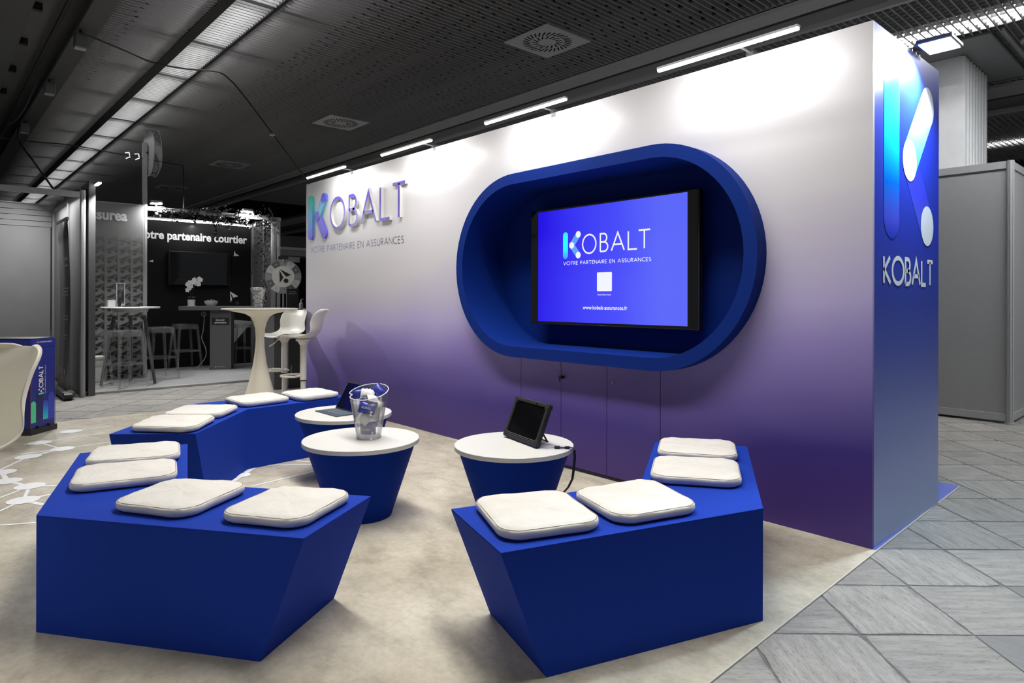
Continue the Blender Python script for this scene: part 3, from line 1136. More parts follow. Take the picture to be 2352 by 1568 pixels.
for cx_, cz_, a0 in ((-1.731 - rr, 1.366 - rr, 0), (-1.865 + rr, 1.366 - rr, 90), (-1.865 + rr, 1.233 + rr, 180), (-1.731 - rr, 1.233 + rr, 270)):
    cn += arc(cx_, cz_, rr, rr, a0, a0 + 90, 4)
poly2(b, T3, cn)
build(b, 'slide_card', M['scr_white'], scr, label='blank white card on the slide')
b = B()
for k in range(7):
    poly2(b, Matrix.Translation((0, -0.001, 0)) @ TM, [(-1.845 + k * 0.009, 0.992), (-1.839 + k * 0.009, 0.992), (-1.839 + k * 0.009, 0.996), (-1.845 + k * 0.009, 0.996)])
build(b, 'maker_print', M['mid_grey'], TV)

# ---------------------------------------------------------------- lamps over the wall
M['lamp_cool'] = plain('cool_lamp_diffuser', (0.92, 0.97, 1, 1), 0.5, emit=9.0, grain=0.0, ecol=(0.9, 0.96, 1, 1))
BARS = [(-5.43, -4.60, 'leftmost bar lamp above the printed wall, over the raised letters'),
        (-3.93, -3.17, 'second bar lamp from the left above the printed wall'),
        (-2.497, -1.697, 'third bar lamp from the left, above the left half of the niche'),
        (-1.003, -0.217, 'rightmost bar lamp above the printed wall, nearest its corner')]
for x0, x1, lab in BARS:
    xm = (x0 + x1) / 2
    t = thing('wall_bar_lamp', lab, 'lamp', (xm, -0.02, 2.5), 0, 'bar lamps on arms along the top of the printed wall')
    build(B().box(x0, x1, -0.314, -0.286, 2.450, 2.462), 'housing', M['alu_light'], t, bevel=0.002)
    pr_ = [(-0.313, 2.450), (-0.313, 2.444), (-0.308, 2.438), (-0.300, 2.436), (-0.292, 2.438), (-0.287, 2.444), (-0.287, 2.450)]
    b = B().loft([[(x, y, z) for y, z in pr_] for x in (x0 + 0.004, x1 - 0.004)])
    build(b, 'diffuser', M['lamp'], t, label='lit white diffuser')
    build(B().tube([(xm, -0.288, 2.462), (xm, -0.22, 2.495), (xm, -0.10, 2.515), (xm, -0.012, 2.512)], 0.007, 8), 'arm', M['alu'], t, smooth=True)
    build(B().box(xm - 0.02, xm + 0.02, -0.022, -0.002, 2.47, 2.52).box(xm - 0.02, xm + 0.02, -0.022, 0.05, 2.5005, 2.52), 'clamp', M['clear'], t)
    area('bar_lamp_light', (xm, -0.285, 2.444), x1 - x0 - 0.03, 0.012, 4.4, (1.0, 0.985, 0.96), (0, 0.9, -0.75))

t = thing('side_flood_lamp', 'square flood lamp on a clear arm above the blue end face of the wall', 'lamp', (0.02, 0.60, 2.5))
build(B().box(0.045, 0.205, 0.455, 0.665, 2.488, 2.51), 'housing', M['alu'], t, bevel=0.004)
build(B().box(0.056, 0.194, 0.467, 0.653, 2.4845, 2.4882), 'diffuser', M['lamp_cool'], t, label='lit white diffuser')
build(B().box(-0.02, 0.10, 0.60, 0.66, 2.5105, 2.517).box(0.0015, 0.007, 0.50, 0.68, 2.475, 2.517), 'arm', M['clear'], t, bevel=0.002)
for yy in (0.53, 0.59, 0.65):
    build(B().cyl((0.007, yy, 2.491), (0.010, yy, 2.491), 0.007, n=10), 'screw', M['alu'], t)
area('flood_lamp_light', (0.125, 0.56, 2.478), 0.13, 0.18, 62, (0.66, 0.84, 1.0), (-0.02, -0.36, -1.0), spread=2.75)

# ================================================================ SEATING AND LOW TABLES
def bench(name, label, A, Bv, Cv, D, E, F, h=0.413, inset=0.155):
    """chevron block: A-B and D-E are its ends, which lean inwards to the floor; B-C-D outer edge, E-F-A inner edge"""
    pts = [Vector((p[0], p[1])) for p in (A, Bv, Cv, D, E, F)]
    A, Bv, Cv, D, E, F = pts
    low = [A + (F - A).normalized() * inset, Bv + (Cv - Bv).normalized() * inset, Cv, D + (Cv - D).normalized() * inset, E + (F - E).normalized() * inset, F]
    c = sum((p for p in pts), Vector((0, 0))) / 6
    t = thing(name, label, 'bench', (c.x, c.y, 0), 0, 'chevron benches around the low tables')
    # body: two halves meet along the mitre C-F
    b = B()
    topz = h - 0.006
    b.add([(p.x, p.y, topz) for p in pts] + [(p.x, p.y, 0.0) for p in low], [(0, 1, 2, 5), (5, 2, 3, 4), (6, 11, 8, 7), (11, 10, 9, 8), (0, 6, 7, 1), (1, 7, 8, 2), (2, 8, 9, 3), (3, 9, 10, 4), (4, 10, 11, 5), (5, 11, 6, 0)])
    build(b, 'body', M['blue'], t)
    b = B()
    b.add([(p.x, p.y, h) for p in pts] + [(p.x, p.y, topz + 0.0004) for p in pts], [(0, 1, 2, 5), (5, 2, 3, 4), (6, 11, 8, 7), (11, 10, 9, 8), (0, 6, 7, 1), (1, 7, 8, 2), (2, 8, 9, 3), (3, 9, 10, 4), (4, 10, 11, 5), (5, 11, 6, 0)])
    build(b, 'top', M['blue'], t)
    return t


bench('chevron_bench', 'blue chevron bench at right foreground, nearest the corner of the printed wall', (-0.774, -1.895), (-0.343, -2.032), (-0.016, -1.038), (-0.557, -0.139), (-0.94, -0.406), (-0.522, -1.093))
bench('chevron_bench', 'blue chevron bench at left foreground, beside the cream stool', (-1.106, -2.036), (-0.854, -2.423), (-1.696, -3.028), (-2.684, -2.746), (-2.551, -2.289), (-1.776, -2.508))
bench('chevron_bench', 'blue chevron bench farthest back, in front of the white high table', (-3.481, -0.856), (-3.940, -0.885), (-3.906, -1.874), (-3.103, -2.543), (-2.798, -2.176), (-3.413, -1.663))


def cushion_mat():
    t = NT('off_white_cotton')
    v = t.coord('Object')
    n1 = t.noise(v, 9, 4, 0.6)
    n2 = t.noise(t.coord('Object', (900, 900, 900)), 1.0, 1)
    oi = t.n('ShaderNodeObjectInfo')
    t.l(t.ramp(n1, [(0.3, C(210, 206, 199)), (0.7, C(222, 219, 213))]), t.b.inputs['Base Color'])
    t.set(Roughness=0.85, Specular_IOR_Level=0.15, Sheen_Weight=0.15)
    v3 = t.coord('Object', (6, 14, 6), (0, 0, 0.6))
    n3 = t.noise(v3, 1.2, 3, 0.5)
    h = t.math('ADD', t.math('MULTIPLY', n3, 1.0), t.math('MULTIPLY', n2, 0.05))
    t.bump(h, 0.55, 0.012)
    return t.m


M['cotton'] = cushion_mat()
M['seam'] = plain('seam_thread', C(150, 140, 126), 0.9)
M['underside'] = plain('black_cushion_base', C(20, 20, 22), 0.9)


def rounded(q, rs, n=7):
    """quad with rounded corners, radius per corner"""
    o = []
    k = len(q)
    for i in range(k):
        p0, p1, p2 = Vector(q[i - 1]), Vector(q[i]), Vector(q[(i + 1) % k])
        a, c = (p0 - p1).normalized(), (p2 - p1).normalized()
        ang = a.angle(c)
        r = rs[i]
        d = r / math.tan(ang / 2)
        ce = p1 + (a + c).normalized() * (r / math.sin(ang / 2))
        s0, s1 = p1 + a * d - ce, p1 + c * d - ce
        a0, a1 = math.atan2(s0.y, s0.x), math.atan2(s1.y, s1.x)
        while a1 - a0 > PI:
            a1 -= 2 * PI
        while a1 - a0 < -PI:
            a1 += 2 * PI
        for m_ in range(n + 1):
            aa = a0 + (a1 - a0) * m_ / n
            o.append((ce.x + r * math.cos(aa), ce.y + r * math.sin(aa)))
    # extra points on the straight runs
    out = []
    for i in range(len(o)):
        p, q2 = Vector(o[i]), Vector(o[(i + 1) % len(o)])
        out.append(p)
        L = (q2 - p).length
        m_ = int(L / 0.045)
        for j in range(1, m_ + 1):
            out.append(p.lerp(q2, j / (m_ + 1)))
    return out


def cushion(q, label, seed, z0=0.413):
    r = random.Random(seed)
    c = sum((Vector(p) for p in q), Vector((0, 0))) / 4
    t = thing('seat_cushion', label, 'cushion', (c.x, c.y, z0), 0, 'off white seat cushions on the blue benches')
    loop = [p - c for p in rounded([Vector(p) for p in q], [0.07, 0.07, 0.075, 0.075])]
    n = len(loop)

    def ring(f, z, wob=0.0):
        o = []
        for i, p in enumerate(loop):
            L = p.length
            d = p / L
            w = math.sin(i * 1.7 + seed) * wob + r.uniform(-wob, wob) * 0.4
            o.append((p.x - d.x * f, p.y - d.y * f, z + w))
        return o
    th = 0.043
    b = B()
    side = [ring(0.012, 0.004), ring(0.003, 0.010, 0.0006), ring(-0.001, 0.020, 0.001), ring(0.0, 0.030, 0.001), ring(0.003, 0.0352, 0.001), ring(0.006, 0.0348, 0.001)]
    tops = [ring(0.013, 0.0395, 0.0012), ring(0.03, 0.0425, 0.001)]
    for k, zz in ((0.45, 0.0445), (0.2, 0.0455), (0.06, 0.0455)):
        tops.append([(p.x * k, p.y * k, zz + 0.0012 * math.sin(i * 0.9 + seed + k * 5)) for i, p in enumerate(loop)])
    b.loft(side + tops, True, True)
    build(b, 'cover', M['cotton'], t, world=False, smooth=True, angle=70)
    b = B().tube([Vector(p) + Vector((0, 0, 0.0012)) for p in ring(0.0055, 0.0350)], 0.0012, 5, closed=True)
    build(b, 'top_seam', M['seam'], t, world=False, label='stitched seam around the top')
    b = B()
    b.loft([ring(0.022, 0.0002), ring(0.013, 0.0045)])
    build(b, 'underside', M['underside'], t, world=False, label='black non slip underside')
    return t


QS = [
    ([(-0.747, -1.822), (-0.591, -1.503), (-0.249, -1.653), (-0.383, -1.989)], 'off white cushion at the near end of the right bench'),
    ([(-0.561, -1.487), (-0.465, -1.112), (-0.129, -1.266), (-0.235, -1.600)], 'second off white cushion from the near end of the right bench'),
    ([(-0.676, -0.782), (-0.379, -0.560), (-0.179, -0.885), (-0.482, -1.092)], 'off white cushion third from the near end of the right bench'),
    ([(-0.893, -0.424), (-0.591, -0.208), (-0.397, -0.519), (-0.710, -0.719)], 'off white cushion at the far end of the right bench, nearest the wall'),
    ([(-1.190, -2.590), (-1.367, -2.297), (-1.108, -2.094), (-0.915, -2.409)], 'off white cushion at the right end of the left foreground bench'),
    ([(-1.565, -2.834), (-1.758, -2.576), (-1.480, -2.346), (-1.269, -2.658)], 'wrinkled off white cushion second from the right end of the left foreground bench'),
    ([(-1.895, -2.911), (-2.241, -2.820), (-2.110, -2.461), (-1.793, -2.542)], 'off white cushion third from the right end of the left foreground bench'),
    ([(-2.293, -2.794), (-2.617, -2.696), (-2.489, -2.343), (-2.150, -2.433)], 'off white cushion at the far end of the left foreground bench'),
    ([(-3.081, -2.453), (-3.383, -2.244), (-3.118, -1.954), (-2.794, -2.190)], 'off white cushion at the left end of the farthest bench'),
    ([(-3.389, -2.215), (-3.663, -1.985), (-3.430, -1.700), (-3.143, -1.935)], 'off white cushion second from the left end of the farthest bench'),
    ([(-3.840, -1.683), (-3.898, -1.310), (-3.509, -1.304), (-3.467, -1.670)], 'off white cushion third from the left end of the farthest bench'),
    ([(-3.837, -1.264), (-3.885, -0.922), (-3.487, -0.916), (-3.452, -1.260)], 'off white cushion at the right end of the farthest bench, behind the laptop'),
]
for i, (q, lab) in enumerate(QS):
    cushion(q, lab, i + 1)

M['table_cone'] = plain('navy_velvet_laminate', (0.002, 0.026, 0.25, 1), 0.75, spec=0.08, grain=0.06, gscale=220, bump=0.05)


def low_table(x, y, label, r=0.313, first=None):
    if first is not None:
        o = copy_tree(first)
        o.location = (x, y, 0)
        o['label'] = label
        return o
    t = thing('low_table', label, 'table', (x, y, 0), 0, 'round low tables of the blue stand')
    build(B().lathe([(0.0, 0.393), (r - 0.002, 0.393), (r, 0.395), (r, 0.415), (r - 0.002, 0.417), (0.0, 0.417)], n=72, cap0=False, cap1=False), 'tabletop', M['white_top'], t, world=False, smooth=True, label='white round top')
    build(B().lathe([(0.163, 0.0), (0.293, 0.3925)], n=72), 'cone_base', M['table_cone'], t, world=False, smooth=True, label='navy cone narrowing to the floor')
    return t


T1 = low_table(-2.055, -1.545, 'round white topped low table in the middle, under the clear bucket')
low_table(-1.398, -1.016, 'round white topped low table at right, under the black tablet', first=T1)
low_table(-2.850, -1.230, 'round white topped low table farthest back, under the laptop', first=T1)
ZT = 0.417

# ---------------------------------------------------------------- tablet in its rugged case
M['tablet_screen'] = plain('dark_tablet_glass', C(10, 11, 14), 0.07, grain=0.2, gscale=8)
M['rubber'] = plain('black_rubber', C(19, 19, 18), 0.6, grain=0.15, gscale=200)
e = Vector((0.979, -0.205, 0))
nb = Vector((0.205, 0.979, 0))
lean = math.radians(22)
upv = Vector((0, 0, 1)) * math.cos(lean) + nb * math.sin(lean)
mid = Vector((-1.397, -0.970, ZT + 0.0095))
t = thing('rugged_tablet', 'black tablet in a thick rubber case propped up on the right low table', 'tablet', (mid.x, mid.y, ZT))
TB = Matrix((e, upv, e.cross(upv))).transposed().to_4x4()
TB.translation = mid - Vector(t.location)
TWD, THT = 0.335, 0.222


def rrect(w, h, r, n=5, cx=0.0, cy=0.0):
    o = []
    for x, y, a in ((w / 2 - r, h / 2 - r, 0), (-w / 2 + r, h / 2 - r, 90), (-w / 2 + r, -h / 2 + r, 180), (w / 2 - r, -h / 2 + r, 270)):
        o += arc(cx + x, cy + y, r, r, a, a + 90, n)
    return o


def frame_loft(b, M4, outer, inner, z0, z1):
    L = [[M4 @ Vector((p[0], p[1], z)) for p in lp] for lp, z in ((outer, z0), (outer, z1), (inner, z1), (inner, z0), (outer, z0))]
    b.loft(L, False, False)


b = B()
frame_loft(b, TB, rrect(TWD, THT, 0.022, 6, 0, THT / 2), rrect(TWD - 0.042, THT - 0.038, 0.008, 6, 0, THT / 2), -0.012, 0.012)
build(b, 'case_frame', M['rubber'], t, world=False, bevel=0.004)
for cx_, cy_ in ((-1, 0), (1, 0), (-1, 1), (1, 1)):
    build(B().prism(rrect(0.036, 0.036, 0.014, 4, cx_ * (TWD / 2 - 0.0145), 0.0145 + cy_ * (THT - 0.029)), -0.015, 0.0135, TB), 'corner_bumper', M['rubber'], t, world=False, bevel=0.003)
build(B().prism(rrect(TWD - 0.040, THT - 0.036, 0.008, 4, 0, THT / 2), -0.009, 0.0045, TB), 'screen', M['tablet_screen'], t, world=False, label='switched off glossy screen')
build(B().prism(rrect(TWD - 0.01, THT - 0.01, 0.02, 4, 0, THT / 2), -0.016, -0.0091, TB), 'back_shell', M['rubber'], t, world=False)
build(B().prism([(-0.05, THT - 0.004), (0.0, THT - 0.004), (0.0, THT + 0.002), (-0.05, THT + 0.002)], -0.006, 0.008, TB).prism([(0.03, THT - 0.004), (0.10, THT - 0.004), (0.10, THT + 0.002), (0.03, THT + 0.002)], -0.006, 0.008, TB), 'button', M['alu_dark'], t, world=False)
build(B().prism([(-TWD / 2 + 0.03, 0.0225), (TWD / 2 - 0.03, 0.0225), (TWD / 2 - 0.03, 0.0255), (-TWD / 2 + 0.03, 0.0255)], 0.0046, 0.0105, TB), 'screen_lip', M['alu'], t, world=False)
b = B()
disc(b, TB, 0.055, THT - 0.011, 0.0045, n=12, z=0.0125)
build(b, 'camera_lens', M['black_gloss'], t, world=False)
ft = mid - Vector(t.location) + nb * 0.13 - Vector((0, 0, 0.006))
hinge = (TB @ Vector((0, 0.12, -0.0165)))
b = B()
for s in (-0.06, 0.06):
    b.strap([hinge + e * s, ft + e * s], 0.016, 0.004, e)
b.strap([ft - e * 0.068, ft + e * 0.068], 0.006, 0.006, nb)
build(b, 'kickstand', M['rubber'], t, world=False)

t = thing('tether_strap', 'black strap with a plastic buckle hanging from the tablet over the table edge', 'strap', (-1.155, -0.94, ZT))
p0 = Vector((-1.222, -0.992, ZT + 0.006))
b = B().tube([p0, p0 + Vector((0.03, 0.02, 0.0)), Vector((-1.175, -0.935, ZT + 0.006))], 0.0012, 6)
build(b, 'loop_cord', M['cable'], t)
d = Vector((0.72, 0.69, 0)).normalized()
q = Vector((-1.178, -0.937, ZT + 0.007))
sd = Vector((-d.y, d.x, 0))
MB_ = Matrix((d, sd, Vector((0, 0, 1)))).transposed().to_4x4()
MB_.translation = q
b = B().box(0, 0.028, -0.010, 0.010, -0.005, 0.006, MB_).box(0.0, 0.006, -0.013, 0.013, -0.004, 0.005, MB_).box(0.052, 0.078, -0.009, 0.009, -0.004, 0.006, MB_)
build(b, 'buckle', M['black'], t, bevel=0.002)
tc_ = Vector((-1.398, -1.016, 0))
pts = [q + d * 0.02, q + d * 0.06, q + d * 0.085 + Vector((0, 0, 0.001))]
edge = None
for k in range(1, 40):
    p = q + d * (0.085 + 0.004 * k)
    if (Vector((p.x, p.y, 0)) - tc_).length > 0.316:
        edge = p
        break
out = (Vector((edge.x, edge.y, 0)) - tc_).normalized()
pts += [edge + Vector((0, 0, 0.001)), edge + out * 0.012 + Vector((0, 0, -0.012)), edge + out * 0.015 + Vector((0, 0, -0.05)), edge + out * 0.010 + Vector((0, 0, -0.10)), edge + out * 0.002 + Vector((0, 0, -0.16)), edge - out * 0.02 + Vector((0, 0, -0.205)), edge - out * 0.055 + Vector((0, 0, -0.245)), edge - out * 0.085 + Vector((0, 0, -0.27))]
b = B().strap(pts[:5], 0.015, 0.0022, sd)
build(b, 'webbing', M['rubber'], t)
b = B().strap(pts[4:], 0.015, 0.003, RGT * 0.8 + FWD * 0.6)
build(b, 'hanging_end', M['rubber'], t)

# ---------------------------------------------------------------- laptop
M['lap_body'] = plain('slate_aluminium', C(62, 74, 86), 0.45, metal=0.3)
M['keys'] = plain('slate_keys', C(92, 106, 120), 0.5)
M['lap_screen'] = gradient('dark_blue_laptop_screen', 'X', -0.15, 0.15, [(0.0, C(6, 8, 26)), (0.6, C(8, 10, 60)), (1.0, C(20, 22, 110))], 0.1, 0.35)
lo_ = Vector((-2.868, -1.283, ZT))
t = thing('laptop', 'slim laptop with a dark screen open on the farthest low table', 'laptop', lo_, math.radians(0.8))
build(B().box(-0.147, 0.147, -0.074, 0.074, 0.0, 0.006), 'keyboard_deck', M['lap_body'], t, world=False, bevel=0.002)
b = B()
for row in range(5):
    for k in range(13):
        x = -0.135 + k * 0.0212
        y = 0.048 - row * 0.0205
        if row == 4 and 3 < k < 9:
            continue
        b.box(x, x + 0.0175, y, y + 0.016, 0.006, 0.0078)
b.box(-0.135 + 4 * 0.0212, -0.135 + 9 * 0.0212 - 0.004, -0.034, -0.018, 0.006, 0.0078)
build(b, 'keys', M['keys'], t, world=False, kind='stuff')
la = math.radians(30)
LM = Matrix(((1, 0, 0, 0), (0, math.sin(la), -math.cos(la), 0.074), (0, math.cos(la), math.sin(la), 0.004), (0, 0, 0, 1)))
build(B().prism(rrect(0.294, 0.205, 0.006, 3, 0, 0.1035), -0.006, 0.0, LM), 'lid', M['black'], t, world=False, bevel=0.001)
b = B()
poly2(b, LM, [(-0.139, 0.012), (0.139, 0.012), (0.139, 0.196), (-0.139, 0.196)], 0.0008)
build(b, 'display', M['lap_screen'], t, world=False)
b = B()
poly2(b, LM, [(-0.02, 0.115), (-0.004, 0.13), (-0.004, 0.14), (-0.02, 0.128)], 0.0014)
build(b, 'display_mark', glow('screen_teal', C(30, 140, 140), 0.6), t, world=False)
b = B()
bp = LM @ Vector((0, 0.16, -0.006))
build(B().prism([(-0.1, 0.0), (0.1, 0.0), (0.1, 0.14), (-0.1, 0.14)], -0.002, 0.0, Matrix.Translation((0, 0.074, 0.002)) @ Matrix(((1, 0, 0, 0), (0, 0.86, 0.5, 0), (0, 0.30, -0.86, 0), (0, 0, 0, 1)))), 'kickstand', M['lap_body'], t, world=False)

# ---------------------------------------------------------------- clear bucket of wrapped packets
bx_, by_ = -2.018 - RGT.x * 0.022, -1.497 - RGT.y * 0.022
t = thing('clear_bucket', 'clear plastic bucket with a slanting notched rim on the middle low table', 'bucket', (bx_, by_, ZT))


def bucket_loop(r, z, tilt):
    """two-lobed section: a notch runs down the side towards the viewer's left"""
    o = []
    for i in range(64):
        a = 2 * PI * i / 64
        da = (a - math.radians(243) + PI) % (2 * PI) - PI
        rr = r * (1 - 0.17 * math.exp(-(da / 0.16) ** 2))
        x, y = rr * math.cos(a), rr * math.sin(a)
        g = (x * RGT.x + y * RGT.y) * 0.08 + (x * FWD.x + y * FWD.y) * 0.28
        o.append((x, y, z + tilt * g))
    return o


b = B()
outer_ = [bucket_loop(0.066 + (0.107 - 0.066) * k / 8, 0.002 + 0.250 * k / 8, k / 8) for k in range(9)]
inner_ = [bucket_loop(0.0635 + (0.1045 - 0.0635) * k / 8, 0.010 + 0.242 * k / 8, k / 8) for k in range(8, -1, -1)]
b.loft(outer_ + inner_, True, True)
build(b, 'shell', M['clear'], t, world=False, smooth=True, angle=40)
rim = [Vector(p) for p in bucket_loop(0.1058, 0.2525, 1.0)]
build(B().tube(rim, 0.0026, 6, closed=True), 'rim', plain('milky_clear_rim', C(225, 226, 236), 0.2, grain=0), t, world=False, smooth=True, label='pale polished rim')
b = B().tube([Vector(p) for p in bucket_loop(0.0655, 0.006, 0)], 0.004, 6, closed=True)
build(b, 'foot_ring', M['clear'], t, world=False, smooth=True)
b = B()
b.loft([[(p[0], p[1], p[2]) for p in bucket_loop(0.062, 0.0125, 0)], bucket_loop(0.062, 0.018, 0)])
build(b, 'base_disc', M['clear'], t, world=False)

M['foil_white'] = plain('white_wrapper', C(226, 224, 220), 0.4, grain=0.06, gscale=25, bump=0.4)
M['foil_blue'] = plain('blue_wrapper', C(52, 60, 158), 0.35, grain=0.12, gscale=25, bump=0.4)
M['foil_grey'] = plain('grey_blue_wrapper', C(128, 130, 160), 0.4, grain=0.1, gscale=25, bump=0.4)


def packet(x, y, z, w, h, mat, rotm, label, print_=False, zig=True):
    """pillow-shaped wrapped packet with crimped ends"""
    t = thing('wrapped_packet', label, 'packet', (x, y, z), 0, 'wrapped packets in the clear bucket')
    t.rotation_euler = rotm
    r = random.Random(int(1000 * (x + y + z)))
    nx, ny = 8, 6
    b = B()
    for sgn in (1, -1):
        vs, fs = [], []
        for j in range(ny + 1):
            for i in range(nx + 1):
                u, v = i / nx * 2 - 1, j / ny * 2 - 1
                th = max(0.0, (1 - u ** 4) * (1 - v ** 4)) * 0.014
                th += r.uniform(-0.0012, 0.0012) if 0 < i < nx and 0 < j < ny else 0
                pin = 1 - 0.06 * (1 - abs(u)) if abs(v) == 1 else 1
                vs.append((u * w / 2, v * h / 2 * pin, sgn * th + 0.0006 * sgn))
        for j in range(ny):
            for i in range(nx):
                a = j * (nx + 1) + i
                fs.append((a, a + 1, a + nx + 2, a + nx + 1))
        b.add(vs, fs)
    build(b, 'wrapper', mat, t, world=False, smooth=True, angle=80)
    for s in (-1, 1):
        b = B()
        pts = []
        for k in range(9):
            pts.append((-w / 2 + w * k / 8, s * (h / 2 + (0.006 if k % 2 else 0.002))))
        b.prism([(-w / 2, s * (h / 2 - 0.004))] + pts + [(w / 2, s * (h / 2 - 0.004))], -0.0008, 0.0008)
        build(b, 'crimped_end', mat, t, world=False)
    if print_:
        b = B()
        PM = Matrix.Translation((0, 0, 0.0155))
        word(b, 'KOBALT', PM, -w * 0.3, w * 0.3, -0.006, 0.006, 0.0015, 0.16)
        disc(b, PM, w * 0.33, -0.018, 0.007, n=14)
        build(b, 'wrapper_print', M['white_print'], t, world=False)
    return t


up90 = PI / 2
vw = math.atan2(-(FWD.x), FWD.y)      # a packet turned by this faces the camera

def P3(r_, f_, z):
    p = Vector((bx_, by_, 0)) + RGT * r_ + FWD * f_
    return p.x, p.y, ZT + z * 1.24
packet(*P3(0.005, -0.040, 0.045), 0.085, 0.05, M['foil_grey'], (up90, 0, vw), 'grey blue wrapped packet at the bottom of the clear bucket', True)
packet(*P3(-0.012, -0.046, 0.094), 0.065, 0.055, M['foil_white'], (up90 - 0.2, 0.75, vw), 'white wrapped packet with a pointed corner low in the clear bucket')
packet(*P3(0.004, -0.056, 0.140), 0.09, 0.055, M['foil_blue'], (up90 - 0.15, 0.2, vw), 'blue wrapped packet behind the front wall of the clear bucket', True)
packet(*P3(0.052, -0.02, 0.125), 0.045, 0.10, M['foil_white'], (up90, 0.35, vw), 'white wrapped packet standing at the right side of the clear bucket')
packet(*P3(-0.058, -0.01, 0.125), 0.055, 0.11, M['foil_white'], (up90, -0.2, vw + 0.4), 'white wrapped packet standing at the left side of the clear bucket')
packet(*P3(-0.005, -0.005, 0.196), 0.075, 0.05, M['foil_white'], (up90 - 0.6, 0.05, vw), 'white wrapped packet uppermost in the middle of the clear bucket')
packet(*P3(0.052, 0.012, 0.205), 0.07, 0.055, M['foil_blue'], (up90 - 0.5, 0.75, vw - 0.2), 'blue wrapped packet sticking up at the right of the clear bucket')
packet(*P3(-0.052, 0.04, 0.19), 0.085, 0.05, M['foil_blue'], (up90 - 0.1, -0.15, vw + 0.3), 'blue wrapped packet against the back left wall of the clear bucket')
packet(*P3(0.03, -0.035, 0.178), 0.06, 0.045, M['foil_white'], (0.5, 0.3, vw + 0.5), 'white wrapped packet with black print lying flat on top in the clear bucket')

# ================================================================ HIGH TABLE AND BAR STOOLS
def at(pxx, Z):
    p = CAMP + FWD * Z + RGT * ((pxx - 1176) / 1500 * Z)
    return p.x, p.y


hx, hy_ = at(597.5, 6.85)
t = thing('high_table', 'white pedestal bar table with a waisted foot behind the farthest bench', 'table', (hx, hy_, 0))
build(B().lathe([(0.0, 1.056), (0.374, 1.060), (0.380, 1.066), (0.376, 1.072), (0.0, 1.073)], (hx, hy_, 0), 56, False, False), 'tabletop', M['white_plastic'], t, smooth=True)
pf = [(0.205, 0.0), (0.205, 0.008), (0.172, 0.09), (0.143, 0.18), (0.104, 0.33), (0.066, 0.50), (0.046, 0.66), (0.042, 0.76), (0.050, 0.86), (0.068, 0.93), (0.098, 0.985), (0.15, 1.015), (0.25, 1.036), (0.34, 1.0575)]
build(B().lathe(pf, (hx, hy_, 0), 40, True, True), 'pedestal', M['cream_plastic'], t, smooth=True)

vx, vy = at(593, 6.83)
t = thing('clear_vase', 'flared clear vase filled with wrapped sweets on the white high table', 'vase', (vx, vy, 1.073))
vp = [(0.050, 0.0), (0.047, 0.03), (0.046, 0.06), (0.055, 0.10), (0.069, 0.15), (0.084, 0.205)]
build(B().lathe(vp + [(r - 0.003, z) for r, z in vp[::-1]], (vx, vy, 1.0735), 28, True, True), 'glass', M['clear'], t, smooth=True)
b = B()
r = random.Random(11)
sw = thing('sweets', 'heap of pale wrapped sweets filling the clear vase on the high table', 'sweets', (vx, vy, 1.08))
M['sweet'] = plain('pale_sweet_wrappers', C(196, 196, 196), 0.35, grain=0.25, gscale=60, bump=0.5)
for k in range(170):
    z = r.uniform(0.015, 0.21)
    rad = (0.034 if z < 0.07 else 0.034 + (z - 0.07) * 0.22)
    a, q = r.uniform(0, 2 * PI), rad * math.sqrt(r.random()) * 0.95
    m4 = Matrix.Translation((vx + q * math.cos(a), vy + q * math.sin(a), 1.075 + z)) @ Matrix.Rotation(r.uniform(0, PI), 4, 'Z') @ Matrix.Rotation(r.uniform(-1.4, 1.4), 4, 'X')
    s = r.uniform(0.010, 0.015)
    b.prism([(-s * 1.6, -s), (-s, -s * 0.6), (s, -s * 0.6), (s * 1.6, -s), (s * 1.6, s), (s, s * 0.6), (-s, s * 0.6), (-s * 1.6, s)], -0.003, 0.003, m4)
o = build(b, 'wrapped_sweets', M['sweet'], sw, kind='stuff')


def catmull(P, n):
    o = []
    for i in range(len(P) - 1):
        p0, p1, p2, p3 = P[max(i - 1, 0)], P[i], P[i + 1], P[min(i + 2, len(P) - 1)]
        for k in range(n):
            u = k / n
            o.append(tuple(0.5 * (2 * b_ + (c_ - a_) * u + (2 * a_ - 5 * b_ + 4 * c_ - d_) * u * u + (3 * b_ - a_ - 3 * c_ + d_) * u ** 3) for a_, b_, c_, d_ in zip(p0, p1, p2, p3)))
    o.append(tuple(P[-1]))
    return o


